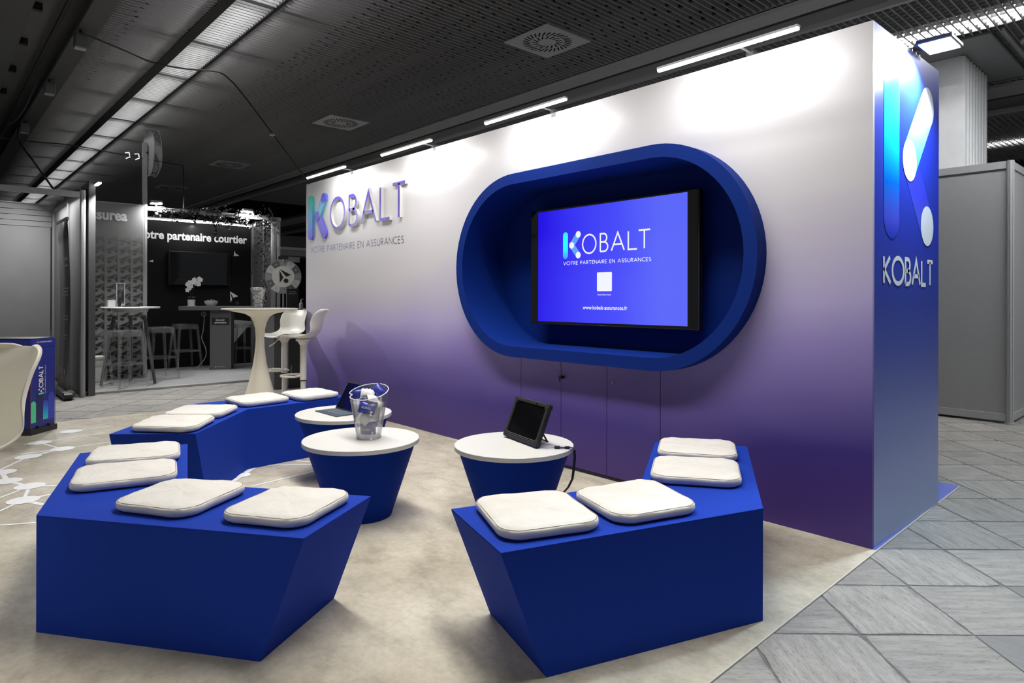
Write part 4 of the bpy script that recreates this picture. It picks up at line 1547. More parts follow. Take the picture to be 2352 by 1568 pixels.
def bar_stool(x, y, face, seat, label, mat):
    """face = direction (radians) the sitter looks; seat = height of the seat's low point"""
    t = thing('bar_stool', label, 'bar stool', (x, y, 0), face - PI / 2, 'white shell bar stools')
    prof = catmull([(0.205, -0.012, 0.13), (0.185, 0.008, 0.172), (0.12, 0.010, 0.192), (0.02, 0.0, 0.20), (-0.075, 0.006, 0.20), (-0.135, 0.035, 0.196), (-0.168, 0.09, 0.19), (-0.186, 0.16, 0.19), (-0.205, 0.225, 0.188), (-0.226, 0.264, 0.172), (-0.240, 0.285, 0.14), (-0.246, 0.291, 0.09)], 3)
    nu = 14
    vs, fs = [], []
    for k, (f, z, w) in enumerate(prof):
        s = k / (len(prof) - 1)
        bk = min(1, max(0, (s - 0.34) / 0.32))
        bk = bk * bk * (3 - 2 * bk)
        for i in range(nu + 1):
            u = i / nu * 2 - 1
            e2 = abs(u) ** 2.4
            vs.append((u * w, f + bk * 0.075 * e2 * (1 - 0.35 * max(0, s - 0.7) / 0.3), z + seat + (1 - bk) * 0.026 * e2 + 0.022 * e2 * max(0.0, 1 - ((s - 0.47) / 0.2) ** 2)))
    for k in range(len(prof) - 1):
        for i in range(nu):
            a = k * (nu + 1) + i
            fs.append((a, a + 1, a + nu + 2, a + nu + 1))
    o = build(B().add(vs, fs), 'seat_shell', mat, t, world=False, smooth=True, angle=80)
    md = o.modifiers.new('thick', 'SOLIDIFY')
    md.thickness = 0.009
    md.offset = -1
    md = o.modifiers.new('round', 'SUBSURF')
    md.levels = 1
    md.render_levels = 1
    build(B().prism([(-0.07, -0.06), (0.07, -0.06), (0.07, 0.06), (-0.07, 0.06)], seat - 0.032, seat - 0.012).lathe([(0.034, seat - 0.08), (0.05, seat - 0.05), (0.06, seat - 0.032)], n=24), 'seat_mount', mat, t, world=False, bevel=0.004)
    build(B().lathe([(0.033, 0.33), (0.033, seat - 0.05)], n=24), 'outer_column', mat, t, world=False, smooth=True)
    build(B().lathe([(0.0345, 0.322), (0.0345, 0.332)], n=24), 'column_collar', M['black'], t, world=False, smooth=True)
    build(B().lathe([(0.027, 0.02), (0.027, 0.33)], n=24), 'inner_column', mat, t, world=False, smooth=True)
    build(B().lathe([(0.0, 0.0), (0.205, 0.0), (0.205, 0.008), (0.16, 0.018), (0.05, 0.03), (0.03, 0.045)], n=44), 'base_disc', mat, t, world=False, smooth=True)
    ring = [(0.03, 0.02, 0.375), (0.125, 0.06, 0.375)] + [(0.125 * math.cos(a), 0.10 + 0.125 * math.sin(a), 0.375) for a in [PI * k / 20 for k in range(1, 20)]] + [(-0.125, 0.06, 0.375), (-0.03, 0.02, 0.375)]
    build(B().tube(ring, 0.0115, 8), 'footrest', mat, t, world=False, smooth=True)
    build(B().tube([(0.03, 0.0, seat - 0.045), (0.09, 0.02, seat - 0.05), (0.12, 0.03, seat - 0.085), (0.19, 0.04, seat - 0.125)], [0.005, 0.005, 0.005, 0.007], 8), 'height_lever', mat, t, world=False, smooth=True)
    return t


fl_ = math.atan2(-RGT.y, -RGT.x)       # looking to the left of the picture
sx_, sy_ = at(653.5, 7.4)
bar_stool(sx_, sy_, fl_ + 1.1, 0.752, 'white shell bar stool next to the high table, its back towards the printed wall', M['white_plastic'])
sx_, sy_ = at(697, 6.78)
bar_stool(sx_, sy_, fl_ + 0.05, 0.768, 'white shell bar stool seen side on against the end of the printed wall', M['white_plastic'])
sx_, sy_ = at(-160, 1.75)
bar_stool(sx_, sy_, fl_ + 1.15, 0.745, 'cream shell bar stool cut off by the left edge of the frame', M['cream_plastic'])

# ---------------------------------------------------------------- blue counter at the left edge
M['pb_face'] = gradient('navy_counter_print', 'Z', 0.0, 0.82, [(0.0, C(40, 48, 128)), (0.5, C(34, 44, 134)), (1.0, C(36, 50, 156))], 0.4)
M['pb_dark'] = plain('navy_counter_side', C(24, 30, 92), 0.45)
M['pb_green'] = plain('mint_print', C(86, 214, 160), 0.4, grain=0)
M['pb_navy'] = plain('dark_navy_print', C(26, 30, 96), 0.4, grain=0)
M['pb_mid'] = plain('royal_blue_print', C(54, 66, 186), 0.4, grain=0)
M['pb_cyan'] = gradient('blue_to_mint_print', 'Z', 0.10, 0.28, [(0.0, C(70, 210, 200)), (0.35, C(20, 170, 225)), (0.8, C(50, 80, 205)), (1.0, C(52, 66, 190))], 0.4)
c0 = Vector((-5.756, -2.631, 0))
fd = Vector((-0.218, 0.203, 0)).normalized()
ld = Vector((-fd.y, fd.x, 0))
CM = Matrix((fd, ld, Vector((0, 0, 1)))).transposed().to_4x4()
t = thing('promo_counter', 'blue printed counter with a vertical white name beside the cream stool', 'counter', c0, 0)
Wd = 0.298
build(B().box(0.004, Wd - 0.004, 0.003, 0.60, 0.05, 0.745, CM), 'body', M['pb_face'], t, world=False)
build(B().box(0.0, Wd, 0.0, 0.606, 0.7465, 0.818, CM), 'header', M['pb_face'], t, world=False)
build(B().box(0.01, Wd - 0.01, 0.01, 0.595, 0.8185, 0.826, CM), 'top_tray', M['black'], t, world=False)
build(B().box(-0.012, Wd + 0.008, -0.014, 0.60, 0.0, 0.048, CM), 'base_cassette', M['dark'], t, world=False, bevel=0.004)
for k in (0.08, 0.21):
    build(B().box(k - 0.008, k + 0.008, -0.016, -0.001, 0.040, 0.066, CM), 'clip', M['black'], t, world=False)
build(B().box(0.0, 0.003, -0.002, 0.0, 0.05, 0.745, CM).box(Wd - 0.003, Wd, -0.002, 0.0, 0.05, 0.745, CM), 'edge_piping', plain('red_edge', C(170, 70, 80), 0.5), t, world=False, kind='stuff')
# print lies on the face whose normal points right
FM = plane_m((0, 0, 0), fd, (0, 0, 1))
nrm = -ld
FM = Matrix.Translation(nrm * -0.0) @ FM


def facepoly(name, mat, pts, lift=0.001):
    b = B()
    poly2(b, Matrix.Translation(ld * -(0.0005 - 0.0035 + lift)) @ FM, pts)
    return build(b, name, mat, t, world=False)


def arch(x0, x1, z0, z1):
    rr = (x1 - x0) / 2
    return [(x0, z0), (x1, z0)] + arc((x0 + x1) / 2, z1 - rr, rr, rr, 0, 180, 12)


facepoly('printed_arch', M['pb_mid'], arch(0.215, 0.292, 0.10, 0.34), 0.0008)
facepoly('printed_arch', M['pb_navy'], arch(0.070, 0.150, 0.12, 0.36), 0.0008)
facepoly('printed_arch', M['pb_green'], arch(0.005, 0.066, 0.10, 0.285), 0.0012)
facepoly('printed_arch', M['pb_cyan'], arch(0.150, 0.212, 0.11, 0.275), 0.0012)
VM = plane_m(-ld * -0.0 + Vector((0, 0, 0)), (0, 0, 1), -fd)
VM = Matrix.Translation(ld * -(0.0005 - 0.0035 + 0.0016)) @ VM
b = B()
word(b, 'OBALT', VM, 0.392, 0.585, -0.152, -0.098, 0.009, 0.2)
build(b, 'name_print', M['white_print'], t, world=False)
b = B()
for lp, mt in ((capsule(VM, (0.342, -0.150), (0.342, -0.103), 0.008), 'k'),):
    b.add(lp, [tuple(range(len(lp)))])
build(b, 'name_bar', M['pb_green'], t, world=False)
b = B()
for (u, v_) in ((0.378, -0.150), (0.362, -0.126), (0.378, -0.102)):
    disc(b, VM, u, v_, 0.0085, n=16, z=0.0005)
build(b, 'name_dot', M['white_print'], t, world=False)
b = B()
word(b, 'VOTRE PARTENAIRE EN ASSURANCES', VM, 0.335, 0.585, -0.182, -0.172, 0.0016, 0.24)
word(b, 'VOTRE PARTENAIRE EN ASSURANCES', Matrix.Translation(ld * -0.004) @ FM, 0.06, 0.25, 0.786, 0.797, 0.002, 0.24)
build(b, 'small_print', M['white_print'], t, world=False)

# ================================================================ NEIGHBOURING STANDS (left)
M['pa_wall'] = plain('grey_shell_panel', C(148, 148, 148), 0.5, grain=0.03, gscale=4)
t = thing('shell_booth', 'empty grey shell scheme stand with aluminium posts at the far left', 'exhibition stand', (-9.2, -2.9, 0))
AX, AY = -8.03, -1.90
for (x, y) in ((AX, AY), (-9.02, -1.89), (-10.33, -1.89)):
    b = B()
    pts = []
    for k in range(8):
        a0 = PI / 4 * k
        for da, rr in ((-0.30, 0.03), (-0.06, 0.03), (-0.05, 0.022), (0.05, 0.022), (0.06, 0.03)):
            pts.append((x + rr * math.cos(a0 + da), y + rr * math.sin(a0 + da)))
    b.prism(pts, 0.0, 2.45)
    pst = build(b, 'post', M['alu_light'], t)
    build(B().lathe([(0.036, 0.0), (0.036, 0.02)], (x, y, 0), 16), 'foot', M['alu'], pst)
for x0, x1 in ((-10.30, -9.05), (-8.99, -8.065)):
    pn = build(B().box(x0, x1, -1.893, -1.887, 0.05, 2.40), 'panel', M['pa_wall'], t)
    build(B().box(x0, x1, -1.905, -1.875, 0.0, 0.05), 'rail', M['alu_dark'], pn)
    build(B().box(x0, x1, -1.905, -1.875, 2.40, 2.45), 'rail', M['alu_light'], pn)
for k in range(3):
    y1 = -1.93 - 0.99 * k
    pn = build(B().box(-10.363, -10.357, y1 - 0.96, y1, 0.05, 2.19), 'panel', M['pa_wall'], t)
    build(B().box(-10.372, -10.348, y1 - 0.96, y1, 0.0, 0.05), 'rail', M['alu_dark'], pn)
    for j in range(4):
        z0 = 2.19 + j * 0.079
        build(B().box(-10.372, -10.344, y1 - 0.975, y1 + 0.01, z0 + 0.003, z0 + 0.076), 'header_board', M['pa_wall'], t, bevel=0.003)
    build(B().box(-10.345, -10.325, y1 - 0.975, y1 + 0.01, 2.508, 2.52), 'cap_rail', M['alu_light'], t)
build(B().box(AX - 0.018, AX + 0.018, -5.2, AY - 0.03, 2.365, 2.43), 'fascia_beam', M['alu_light'], t)
for x in (-8.5, -9.2, -9.9):
    build(B().box(x - 0.22, x + 0.02, -1.90, -1.84, 2.455, 2.52), 'lamp_housing', M['alu_dark'], t)
area('stand_lamp_light', (-9.2, -2.1, 2.50), 1.2, 0.06, 26, (1, 1, 1), (0.0, -0.5, -1))

t = thing('roll_up_banner', 'dark grey roll up banner with a wheeled cassette in the empty stand', 'banner', (-8.33, -2.06, 0))
M['banner'] = gradient('grey_banner_print', 'Z', 0.0, 2.1, [(0.0, C(110, 110, 110)), (0.12, C(112, 112, 112)), (0.2, C(92, 92, 92)), (0.55, C(76, 76, 76)), (0.76, C(96, 96, 96)), (0.8, C(112, 112, 112)), (0.86, C(108, 108, 108)), (0.9, C(60, 60, 60)), (1.0, C(66, 66, 66))], 0.5)
b = B()
n = 12
vs = []
for k in range(n + 1):
    z = 0.09 + 2.0 * k / n
    bow = 0.03 * math.sin(PI * k / n)
    vs += [(-8.70, -2.06 + bow, z), (-7.955, -2.06 + bow, z)]
b.add(vs, [(2 * k, 2 * k + 1, 2 * k + 3, 2 * k + 2) for k in range(n)])
o = build(b, 'banner_sheet', M['banner'], t, smooth=True)
md = o.modifiers.new('thick', 'SOLIDIFY')
md.thickness = 0.003
build(B().box(-8.71, -7.945, -2.075, -2.05, 2.085, 2.115), 'top_bar', M['alu_dark'], t)
build(B().box(-8.75, -7.85, -2.12, -2.0, 0.018, 0.09), 'cassette', M['alu_dark'], t, bevel=0.01)
build(B().cyl((-7.84, -2.11, 0.042), (-7.84, -2.03, 0.042), 0.042, n=20), 'wheel', M['black'], t, smooth=True)
build(B().cyl((-8.72, -2.105, 0.036), (-8.72, -2.03, 0.036), 0.036, n=20), 'wheel', M['black'], t, smooth=True)
build(B().tube([(-8.33, -2.02, 0.09), (-8.33, -2.01, 1.0), (-8.33, -2.045, 2.09)], 0.008, 6), 'support_pole', M['alu'], t)
b = B()
r = random.Random(5)
BM_ = plane_m((0, -2.0645, 0), (1, 0, 0), (0, 0, 1))
for z, w, h in ((1.62, 0.34, 0.04), (1.55, 0.28, 0.02), (1.28, 0.4, 0.018), (1.24, 0.36, 0.018), (1.20, 0.4, 0.018), (0.95, 0.3, 0.018), (0.91, 0.36, 0.018), (0.72, 0.38, 0.018), (0.68, 0.32, 0.018), (0.26, 0.5, 0.07)):
    for q in range(3):
        x0 = -8.06 - w + q * w / 3
        x1 = x0 + w / 3 * r.uniform(0.6, 0.92)
        dz = 0.03 * math.sin(PI * (z - 0.09) / 2.0)
        poly2(b, Matrix.Translation((0, dz, 0)) @ BM_, [(x0, z), (x1, z), (x1, z + h), (x0, z + h)], 0.002)
build(b, 'banner_text_lines', plain('pale_grey_print', C(150, 150, 150), 0.5), t, kind='stuff')

# ---- the dark stand with the foliage garland
PF = thing('plank_platform', 'low grey plank platform under the stand with the foliage garland', 'platform', (-9.4, -0.3, 0))
PP = thing('patterned_panel', 'grey panel with a fading pattern of darts and dots, left of the tall post', 'panel', (-9.43, -1.36, 0.022))
SW = thing('slogan_wall', 'black stand wall with a white slogan and small white darts', 'wall panel', (-10.62, -0.35, 0.022))
DS = thing('booth_frame', 'aluminium frame of posts and beams carrying the foliage garland', 'frame', (-9.9, 0.1, 0.022))
M['wood_floor'] = NT('grey_plank_floor')
tt = M['wood_floor']
v = tt.coord('Object', (9.0, 0.6, 1))
nz = tt.noise(v, 2.0, 4)
tt.l(tt.ramp(nz, [(0.3, C(128, 128, 128)), (0.7, C(168, 168, 168))]), tt.b.inputs['Base Color'])
tt.set(Roughness=0.35)
M['wood_floor'] = tt.m
b = B()
for k in range(13):
    x1 = -8.17 - k * 0.19
    build(B().box(x1 - 0.187, x1, -1.78, 1.10, -0.002, 0.022), 'floor_plank', M['wood_floor'], PF)
M['ds_panel'] = plain('grey_printed_panel', C(128, 128, 128), 0.5, grain=0.02)
M['ds_wall'] = plain('black_printed_wall', C(16, 16, 16), 0.7, spec=0.2, grain=0.05)
M['ds_pattern'] = gradient('fading_dart_print', 'Z', 0.0, 2.5, [(0.0, C(20, 20, 20)), (0.3, C(34, 34, 34)), (0.55, C(66, 66, 66)), (0.75, C(104, 104, 104)), (0.86, C(128, 128, 128))], 0.5)
M['ds_white'] = plain('white_slogan_print', C(232, 232, 232), 0.5, grain=0)
build(B().box(-9.45, -9.42, -1.78, -0.945, 0.03, 2.505), 'side_panel', M['ds_panel'], PP, label='grey panel with a fading pattern of darts and dots')
PM = plane_m((-9.4185, 0, 0), (0, 1, 0), (0, 0, 1))
b = B()
cw, chh = 0.160, 0.1345
for i in range(6):
    y0 = -0.945 - 0.06 - (i + 0) * cw
    for j in range(15):
        z0 = 0.04 + j * chh
        g = lambda a, c_: (y0 + (a - 1) * cw + 0.06, z0 + c_ * chh)
        lim = lambda P: [(min(max(p[0], -1.775), -0.947), p[1]) for p in P]
        poly2(b, PM, lim([g(.07, .5), g(1, 1), g(.62, .38)]))
        poly2(b, PM, lim([g(1, .95), g(1, .05), g(.72, .40)]))
        cy_ = y0 + (0.36 - 1) * cw + 0.06
        if cy_ < -0.99:
            disc(b, PM, cy_, z0 + 0.2 * chh, 0.027, 0.024, 12)
build(b, 'dart_pattern', M['ds_pattern'], PP, kind='stuff')
b = B()
textmesh(b, 'assurea', Matrix.Translation((0.001, 0, 0)) @ PM, -1.660, -1.147, 2.262, 2.368, 0.035)
build(b, 'panel_lettering', plain('pale_grey_lettering', C(235, 235, 235), 0.5, grain=0), PP)
build(B().box(-10.64, -10.60, -1.8, 1.09, 0.023, 2.44), 'rear_panel', M['ds_wall'], SW)
DMx = plane_m((-10.5985, 0, 0), (0, 1, 0), (0, 0, 1))
b = B()
textmesh(b, 'Votre partenaire courtier', DMx, -0.775, 0.966, 2.090, 2.275, 0.03)
build(b, 'slogan_lettering', M['ds_white'], SW)


def darts(b, M4, y, z, s, flip=1):
    poly2(b, M4, [(y, z + s), (y + flip * s * 1.05, z + s * 0.38), (y + flip * s * 0.42, z + s * 0.18)])
    poly2(b, M4, [(y, z + s * 0.95), (y + flip * s * 0.28, z - s * 0.02), (y + flip * s * 0.08, z - s * 0.42)])


b = B()
darts(b, DMx, 0.674, 1.155, 0.135)
build(b, 'dart_print', M['ds_white'], SW)
b = B()
poly2(b, DMx, [(0.755, 2.005), (0.775, 1.935), (0.735, 1.915)])
poly2(b, DMx, [(0.735, 1.905), (0.785, 1.950), (0.835, 1.915)])
poly2(b, DMx, [(-0.60, 1.765), (-0.535, 1.79), (-0.53, 1.752)])
build(b, 'small_dart_print', M['ds_white'], SW)
b = B()
poly2(b, DMx, [(0.50, 0.82), (1.06, 0.76), (0.72, 0.36), (0.50, 0.40)])
build(b, 'large_dart_print', plain('pale_grey_dart', C(150, 150, 150), 0.5, grain=0), SW)
b = B()
disc(b, DMx, 0.80, 1.09, 0.035, n=16)
build(b, 'dot_print', M['dark'], SW)
for k in range(2):
    x0 = -10.57 + k * 0.55
    build(B().box(x0, x0 + 0.52, 1.055, 1.067, 0.05, 2.42), 'return_panel', M['alu_dark'], DS)
for x, y, z1 in ((-9.45, -0.92, 3.42), (-10.57, 1.06, 2.47), (-10.03, 1.06, 2.47), (-9.47, 1.06, 2.505), (-9.47, 0.98, 2.45)):
    p = build(B().box(x - 0.028, x + 0.028, y - 0.028, y + 0.028, 0.02, z1).box(x + 0.0282, x + 0.031, y - 0.01, y + 0.01, 0.02, z1), 'post', M['alu_light'] if y < 0 else M['alu'], DS, bevel=0.003)
    if y > 0:
        b = B()
        for q in range(18):
            b.cyl((x + 0.0311, y, 0.15 + q * 0.13), (x + 0.0322, y, 0.15 + q * 0.13), 0.006, n=6)
        build(b, 'post_holes', M['black'], p, kind='stuff')
build(B().box(-9.475, -9.425, -0.89, 1.09, 2.445, 2.505), 'front_beam', M['alu'], DS)
build(B().box(-10.6, -9.48, 1.035, 1.085, 2.445, 2.505), 'side_beam', M['alu'], DS)
build(B().box(-9.47, -9.43, -1.78, -0.95, 2.5055, 2.52), 'cap_rail', M['alu_light'], PP)
b = B().box(-10.56, -10.50, -0.9, 1.03, 2.455, 2.475)
build(b, 'led_housing', M['alu'], SW)
build(B().box(-10.555, -10.505, -0.88, 1.01, 2.435, 2.4545), 'led_diffuser', plain('stand_lamp_diffuser', (1, 1, 1, 1), 0.5, emit=5.0, grain=0), SW, label='lit strip above the slogan')
area('stand_led_light', (-10.49, 0.06, 2.43), 0.04, 1.8, 18, (1, 1, 1), (0.35, 0, -1))
for y in (-0.77, 0.55):
    s_ = thing('clamp_spotlight', 'small clamp lamp on the %s end of the garlanded beam' % ('left' if y < 0 else 'right'), 'lamp', (-9.45, y, 2.505), 0, 'clamp lamps on the garlanded beam')
    build(B().box(-9.50, -9.40, y - 0.075, y + 0.075, 2.56, 2.60), 'housing', M['alu'], s_, bevel=0.006)
    build(B().box(-9.49, -9.395, y - 0.07, y + 0.07, 2.545, 2.5598), 'diffuser', plain('clamp_lamp_diffuser', (1, 1, 1, 1), 0.5, emit=3.0, grain=0), s_)
    area('clamp_lamp_light', (-9.36, y, 2.54), 0.06, 0.12, 25 if y < 0 else 60, (1, 1, 1), (-0.5, 0.25 if y < 0 else -0.1, -1))
    build(B().cyl((-9.45, y, 2.505), (-9.45, y, 2.545), 0.012, n=10), 'stem', M['alu'], s_)

gar = thing('ivy_garland', 'dark ivy garland wound along the beam and down the right post of the dark stand', 'garland', (-9.45, 0.1, 2.5))
r = random.Random(21)
M['leaf'] = plain('dark_ivy_leaf', C(44, 44, 44), 0.5, grain=0.5, gscale=9)
lb, sb = B(), B()


def leaf(p, s):
    m4 = Matrix.Translation(p) @ Matrix.Rotation(r.uniform(0, 2 * PI), 4, 'Z') @ Matrix.Rotation(r.uniform(-1.2, 1.2), 4, 'X') @ Matrix.Rotation(r.uniform(-1, 1), 4, 'Y')
    lb.add([m4 @ Vector(q) for q in ((0, -s, 0), (s * .7, -s * .2, s * .15), (s * .45, s * .5, 0), (0, s, -s * .2), (-s * .45, s * .5, 0), (-s * .7, -s * .2, s * .15))], [(0, 1, 2, 3), (0, 3, 4, 5)])


for k in range(620):
    y = r.uniform(-0.80, 1.02)
    dens = 0.05 + 0.035 * math.sin(y * 5 + 1) + (0.05 if y > 0.62 else 0)
    leaf((-9.43 + r.gauss(0, 0.05), y, 2.47 + r.gauss(-0.015, dens)), r.uniform(0.015, 0.032))
for (y0, L) in ((-0.03, 0.36), (0.02, 0.22), (0.16, 0.20), (0.48, 0.16), (-0.33, 0.15), (-0.62, 0.13)):
    pts = [(-9.40 + 0.02 * math.sin(k), y0 + 0.03 * math.sin(k * 1.3) + k * 0.012, 2.44 - L * k / 8) for k in range(9)]
    sb.tube(pts, 0.003, 4)
    for k in range(int(L * 130)):
        q = r.random()
        leaf((-9.40 + r.gauss(0, 0.02), y0 + q * 0.1 + r.gauss(0, 0.022), 2.44 - L * q), r.uniform(0.014, 0.026))
for k in range(260):
    z = 2.45 - 1.45 * r.random() ** 1.6
    leaf((-9.9 + r.gauss(0, 0.22), 1.0 + r.gauss(0, 0.03), z), r.uniform(0.014, 0.028))
sb.tube([(-9.41, -0.8 + 0.1 * k, 2.5 + 0.02 * math.sin(k * 2.1)) for k in range(19)], 0.005, 5)
sb.tube([(-9.9 + 0.03 * math.sin(k), 1.01, 2.45 - 0.15 * k) for k in range(10)], 0.004, 5)
build(sb, 'vine_stem', M['leaf'], gar)
build(lb, 'leaves', M['leaf'], gar, kind='stuff')

t = thing('stand_television', 'switched off black television on the black wall of the dark stand', 'television', (-10.56, 0.16, 1.67))
build(B().box(-10.585, -10.53, -0.320, 0.645, 1.394, 1.945), 'casing', M['black'], t, bevel=0.004)
build(B().box(-10.5295, -10.527, -0.308, 0.633, 1.408, 1.934), 'screen', M['tablet_screen'], t)
build(B().box(-10.599, -10.586, -0.05, 0.35, 1.5, 1.8), 'wall_mount', M['dark'], t)

t = thing('drum_sign', 'round clear drum sign on top of the tall post of the dark stand', 'sign', (-9.45, -0.89, 3.28))
DM = Matrix(((1, 0, 0, -9.45), (0, 0, 1, -0.88), (0, 1, 0, 3.28), (0, 0, 0, 1)))
b = B().loft([[DM @ Vector((0.335 * math.cos(2 * PI * k / 40), 0.335 * math.sin(2 * PI * k / 40), z)) for k in range(40)] for z in (0.0, 0.012)])
build(b, 'back_plate', M['alu_light'], t)
b = B().loft([[DM @ Vector((rr * math.cos(2 * PI * k / 40), rr * math.sin(2 * PI * k / 40), z)) for k in range(40)] for rr, z in ((0.335, 0.0125), (0.335, 0.10), (0.31, 0.125), (0.15, 0.135))])
build(b, 'clear_drum', M['clear'], t, smooth=True)
b = B()
b.tube([DM @ Vector((0.336 * math.cos(2 * PI * k / 40), 0.336 * math.sin(2 * PI * k / 40), 0.10)) for k in range(40)], 0.006, 6, closed=True)
build(b, 'drum_rim', M['alu_light'], t, smooth=True)
build(B().cyl((-9.45, -0.925, 3.28), (-9.45, -0.88, 3.28), 0.03, n=12), 'mount', M['black'], t)

# ---- furniture on the dark stand
bx2, by2 = -8.84, -1.225
t = thing('tripod_bar_table', 'round white bar table on three splayed grey legs at the dark stand', 'table', (bx2, by2, 0.022))
build(B().lathe([(0.0, 1.034), (0.345, 1.034), (0.352, 1.042), (0.352, 1.052), (0.346, 1.056), (0.0, 1.056)], (bx2, by2, 0), 48), 'tabletop', M['white_top'], t, smooth=True)
build(B().lathe([(0.20, 0.985), (0.22, 1.033)], (bx2, by2, 0), 32), 'apron', M['grey_panel_l'], t)
for (x, y) in ((-8.80, -1.574), (-8.60, -0.985), (-9.15, -1.16)):
    d = Vector((x - bx2, y - by2, 0))
    tp = Vector((bx2, by2, 1.03)) + d * 0.52
    lg = build(B().cyl((x, y, 0.03), tp, 0.019, 0.024, 14), 'leg', M['alu_dark'], t, smooth=True)
    build(B().cyl(tp + (Vector((x, y, 0.03)) - tp) * 0.09, tp, 0.027, 0.028, 14), 'leg_socket', M['white_top'], lg, smooth=True)
    build(B().cyl((x, y, 0.022), (x, y, 0.034), 0.012, n=10), 'glide', M['alu'], lg)


def clear_stool(x, y, rz, label, first=None, z=0.022):
    if first is not None:
        o = copy_tree(first)
        o.location = (x, y, z)
        o.rotation_euler = (0, 0, rz)
        o['label'] = label
        return o
    t = thing('clear_bar_stool', label, 'bar stool', (x, y, z), rz, 'clear plastic bar stools of the dark stand')
    H = 0.735
    b = B().prism(rrect(0.30, 0.30, 0.03, 4), H - 0.022, H)
    build(b, 'seat', M['clear_stool'], t, world=False, bevel=0.004)
    b = B()
    for sx in (-1, 1):
        b.box(sx * 0.149 - 0.004, sx * 0.149 + 0.004, -0.13, 0.13, H - 0.085, H - 0.0225)
        b.box(-0.13, 0.13, sx * 0.149 - 0.004, sx * 0.149 + 0.004, H - 0.085, H - 0.0225)
    build(b, 'apron', M['clear_stool'], t, world=False)
    for sx, sy in ((-1, -1), (1, -1), (1, 1), (-1, 1)):
        top = Vector((sx * 0.135, sy * 0.135, H - 0.022))
        bot = Vector((sx * 0.19, sy * 0.19, 0.0))
        w0, w1 = 0.017, 0.013
        b = B().loft([[bot + Vector((a * w1, c_ * w1, 0)) for a, c_ in ((-1, -1), (1, -1), (1, 1), (-1, 1))], [top + Vector((a * w0, c_ * w0, 0)) for a, c_ in ((-1, -1), (1, -1), (1, 1), (-1, 1))]])
        build(b, 'leg', M['clear_stool'], t, world=False)
    k = 0.168
    for s in (-1, 1):
        build(B().box(-k, k, s * k - 0.008, s * k + 0.008, 0.285, 0.31), 'rail', M['clear_stool'], t, world=False)
        build(B().box(s * k - 0.008, s * k + 0.008, -k, k, 0.285, 0.31), 'rail', M['clear_stool'], t, world=False)
    return t


s1 = clear_stool(-8.50, -1.365, 0.35, 'clear bar stool in front of the tripod bar table')
clear_stool(-9.24, -0.78, 0.2, 'clear bar stool to the right of the tripod bar table', s1)
clear_stool(-10.28, -0.14, 0.1, 'clear bar stool against the black wall, left of the grey counter', s1)
clear_stool(-10.22, 0.72, 0.15, 'clear bar stool to the right of the grey counter', s1)
clear_stool(-9.02, -1.63, 0.0, 'clear bar stool partly hidden by the dark post, beside the patterned panel', s1)
t = thing('white_pouf', 'small white pouf with a padded lid beside the dark post', 'pouf', (-9.2, -1.36, 0.022))
t.location = (-9.315, -1.60, 0.022)
build(B().prism(rrect(0.18, 0.30, 0.05, 5), 0.0, 0.30), 'body', M['white_top'], t, world=False, bevel=0.008)
build(B().prism(rrect(0.20, 0.32, 0.055, 5), 0.302, 0.36), 'lid', M['white_top'], t, world=False, bevel=0.02, seg=3)

t = thing('card_box', 'small white box on the left side of the tripod bar table', 'box', (-8.845, -1.452, 1.0565))
build(B().box(-8.89, -8.80, -1.497, -1.408, 1.0565, 1.140), 'carton', M['white_top'], t, bevel=0.003)
build(B().box(-8.892, -8.798, -1.499, -1.406, 1.1405, 1.1475), 'lid', M['white_top'], t)
t = thing('small_cup', 'small black cup between the white box and the picture stand', 'cup', (-8.76, -1.375, 1.0565))
build(B().lathe([(0.018, 0.0), (0.023, 0.07), (0.020, 0.07), (0.016, 0.004)], (-8.76, -1.375, 1.0568), 18, True, True), 'cup_body', M['black'], t, smooth=True)
build(B().lathe([(0.0, 0.060), (0.0195, 0.060), (0.0195, 0.064), (0.0, 0.064)], (-8.76, -1.375, 1.0568), 16, False, False), 'contents', M['dark'], t)
t = thing('picture_stand', 'upright stand with a dark photograph on the tripod bar table', 'picture stand', (-8.87, -1.335, 1.0565))
M['photo'] = NT('dark_photo_print')
tt = M['photo']
nz = tt.noise(tt.coord('Object', (1, 18, 10)), 1.4, 4)
tt.l(tt.ramp(nz, [(0.42, C(20, 20, 20)), (0.6, C(90, 90, 90)), (0.75, C(170, 170, 170))]), tt.b.inputs['Base Color'])
M['photo'] = tt.m
build(B().box(-8.882, -8.870, -1.388, -1.286, 1.062, 1.372), 'frame', M['alu_light'], t)
build(B().box(-8.8698, -8.867, -1.378, -1.296, 1.10, 1.364), 'photo', M['photo'], t)
build(B().box(-8.92, -8.85, -1.37, -1.30, 1.0565, 1.062), 'foot', M['alu_light'], t)
t = thing('flat_folder', 'flat black folder lying on the tripod bar table', 'folder', (-8.72, -1.26, 1.0565))
build(B().box(-8.79, -8.66, -1.34, -1.15, 1.0565, 1.068), 'cover', M['black'], t, bevel=0.002)
build(B().box(-8.785, -8.665, -1.335, -1.155, 1.0682, 1.072), 'sheet', M['dark'], t)

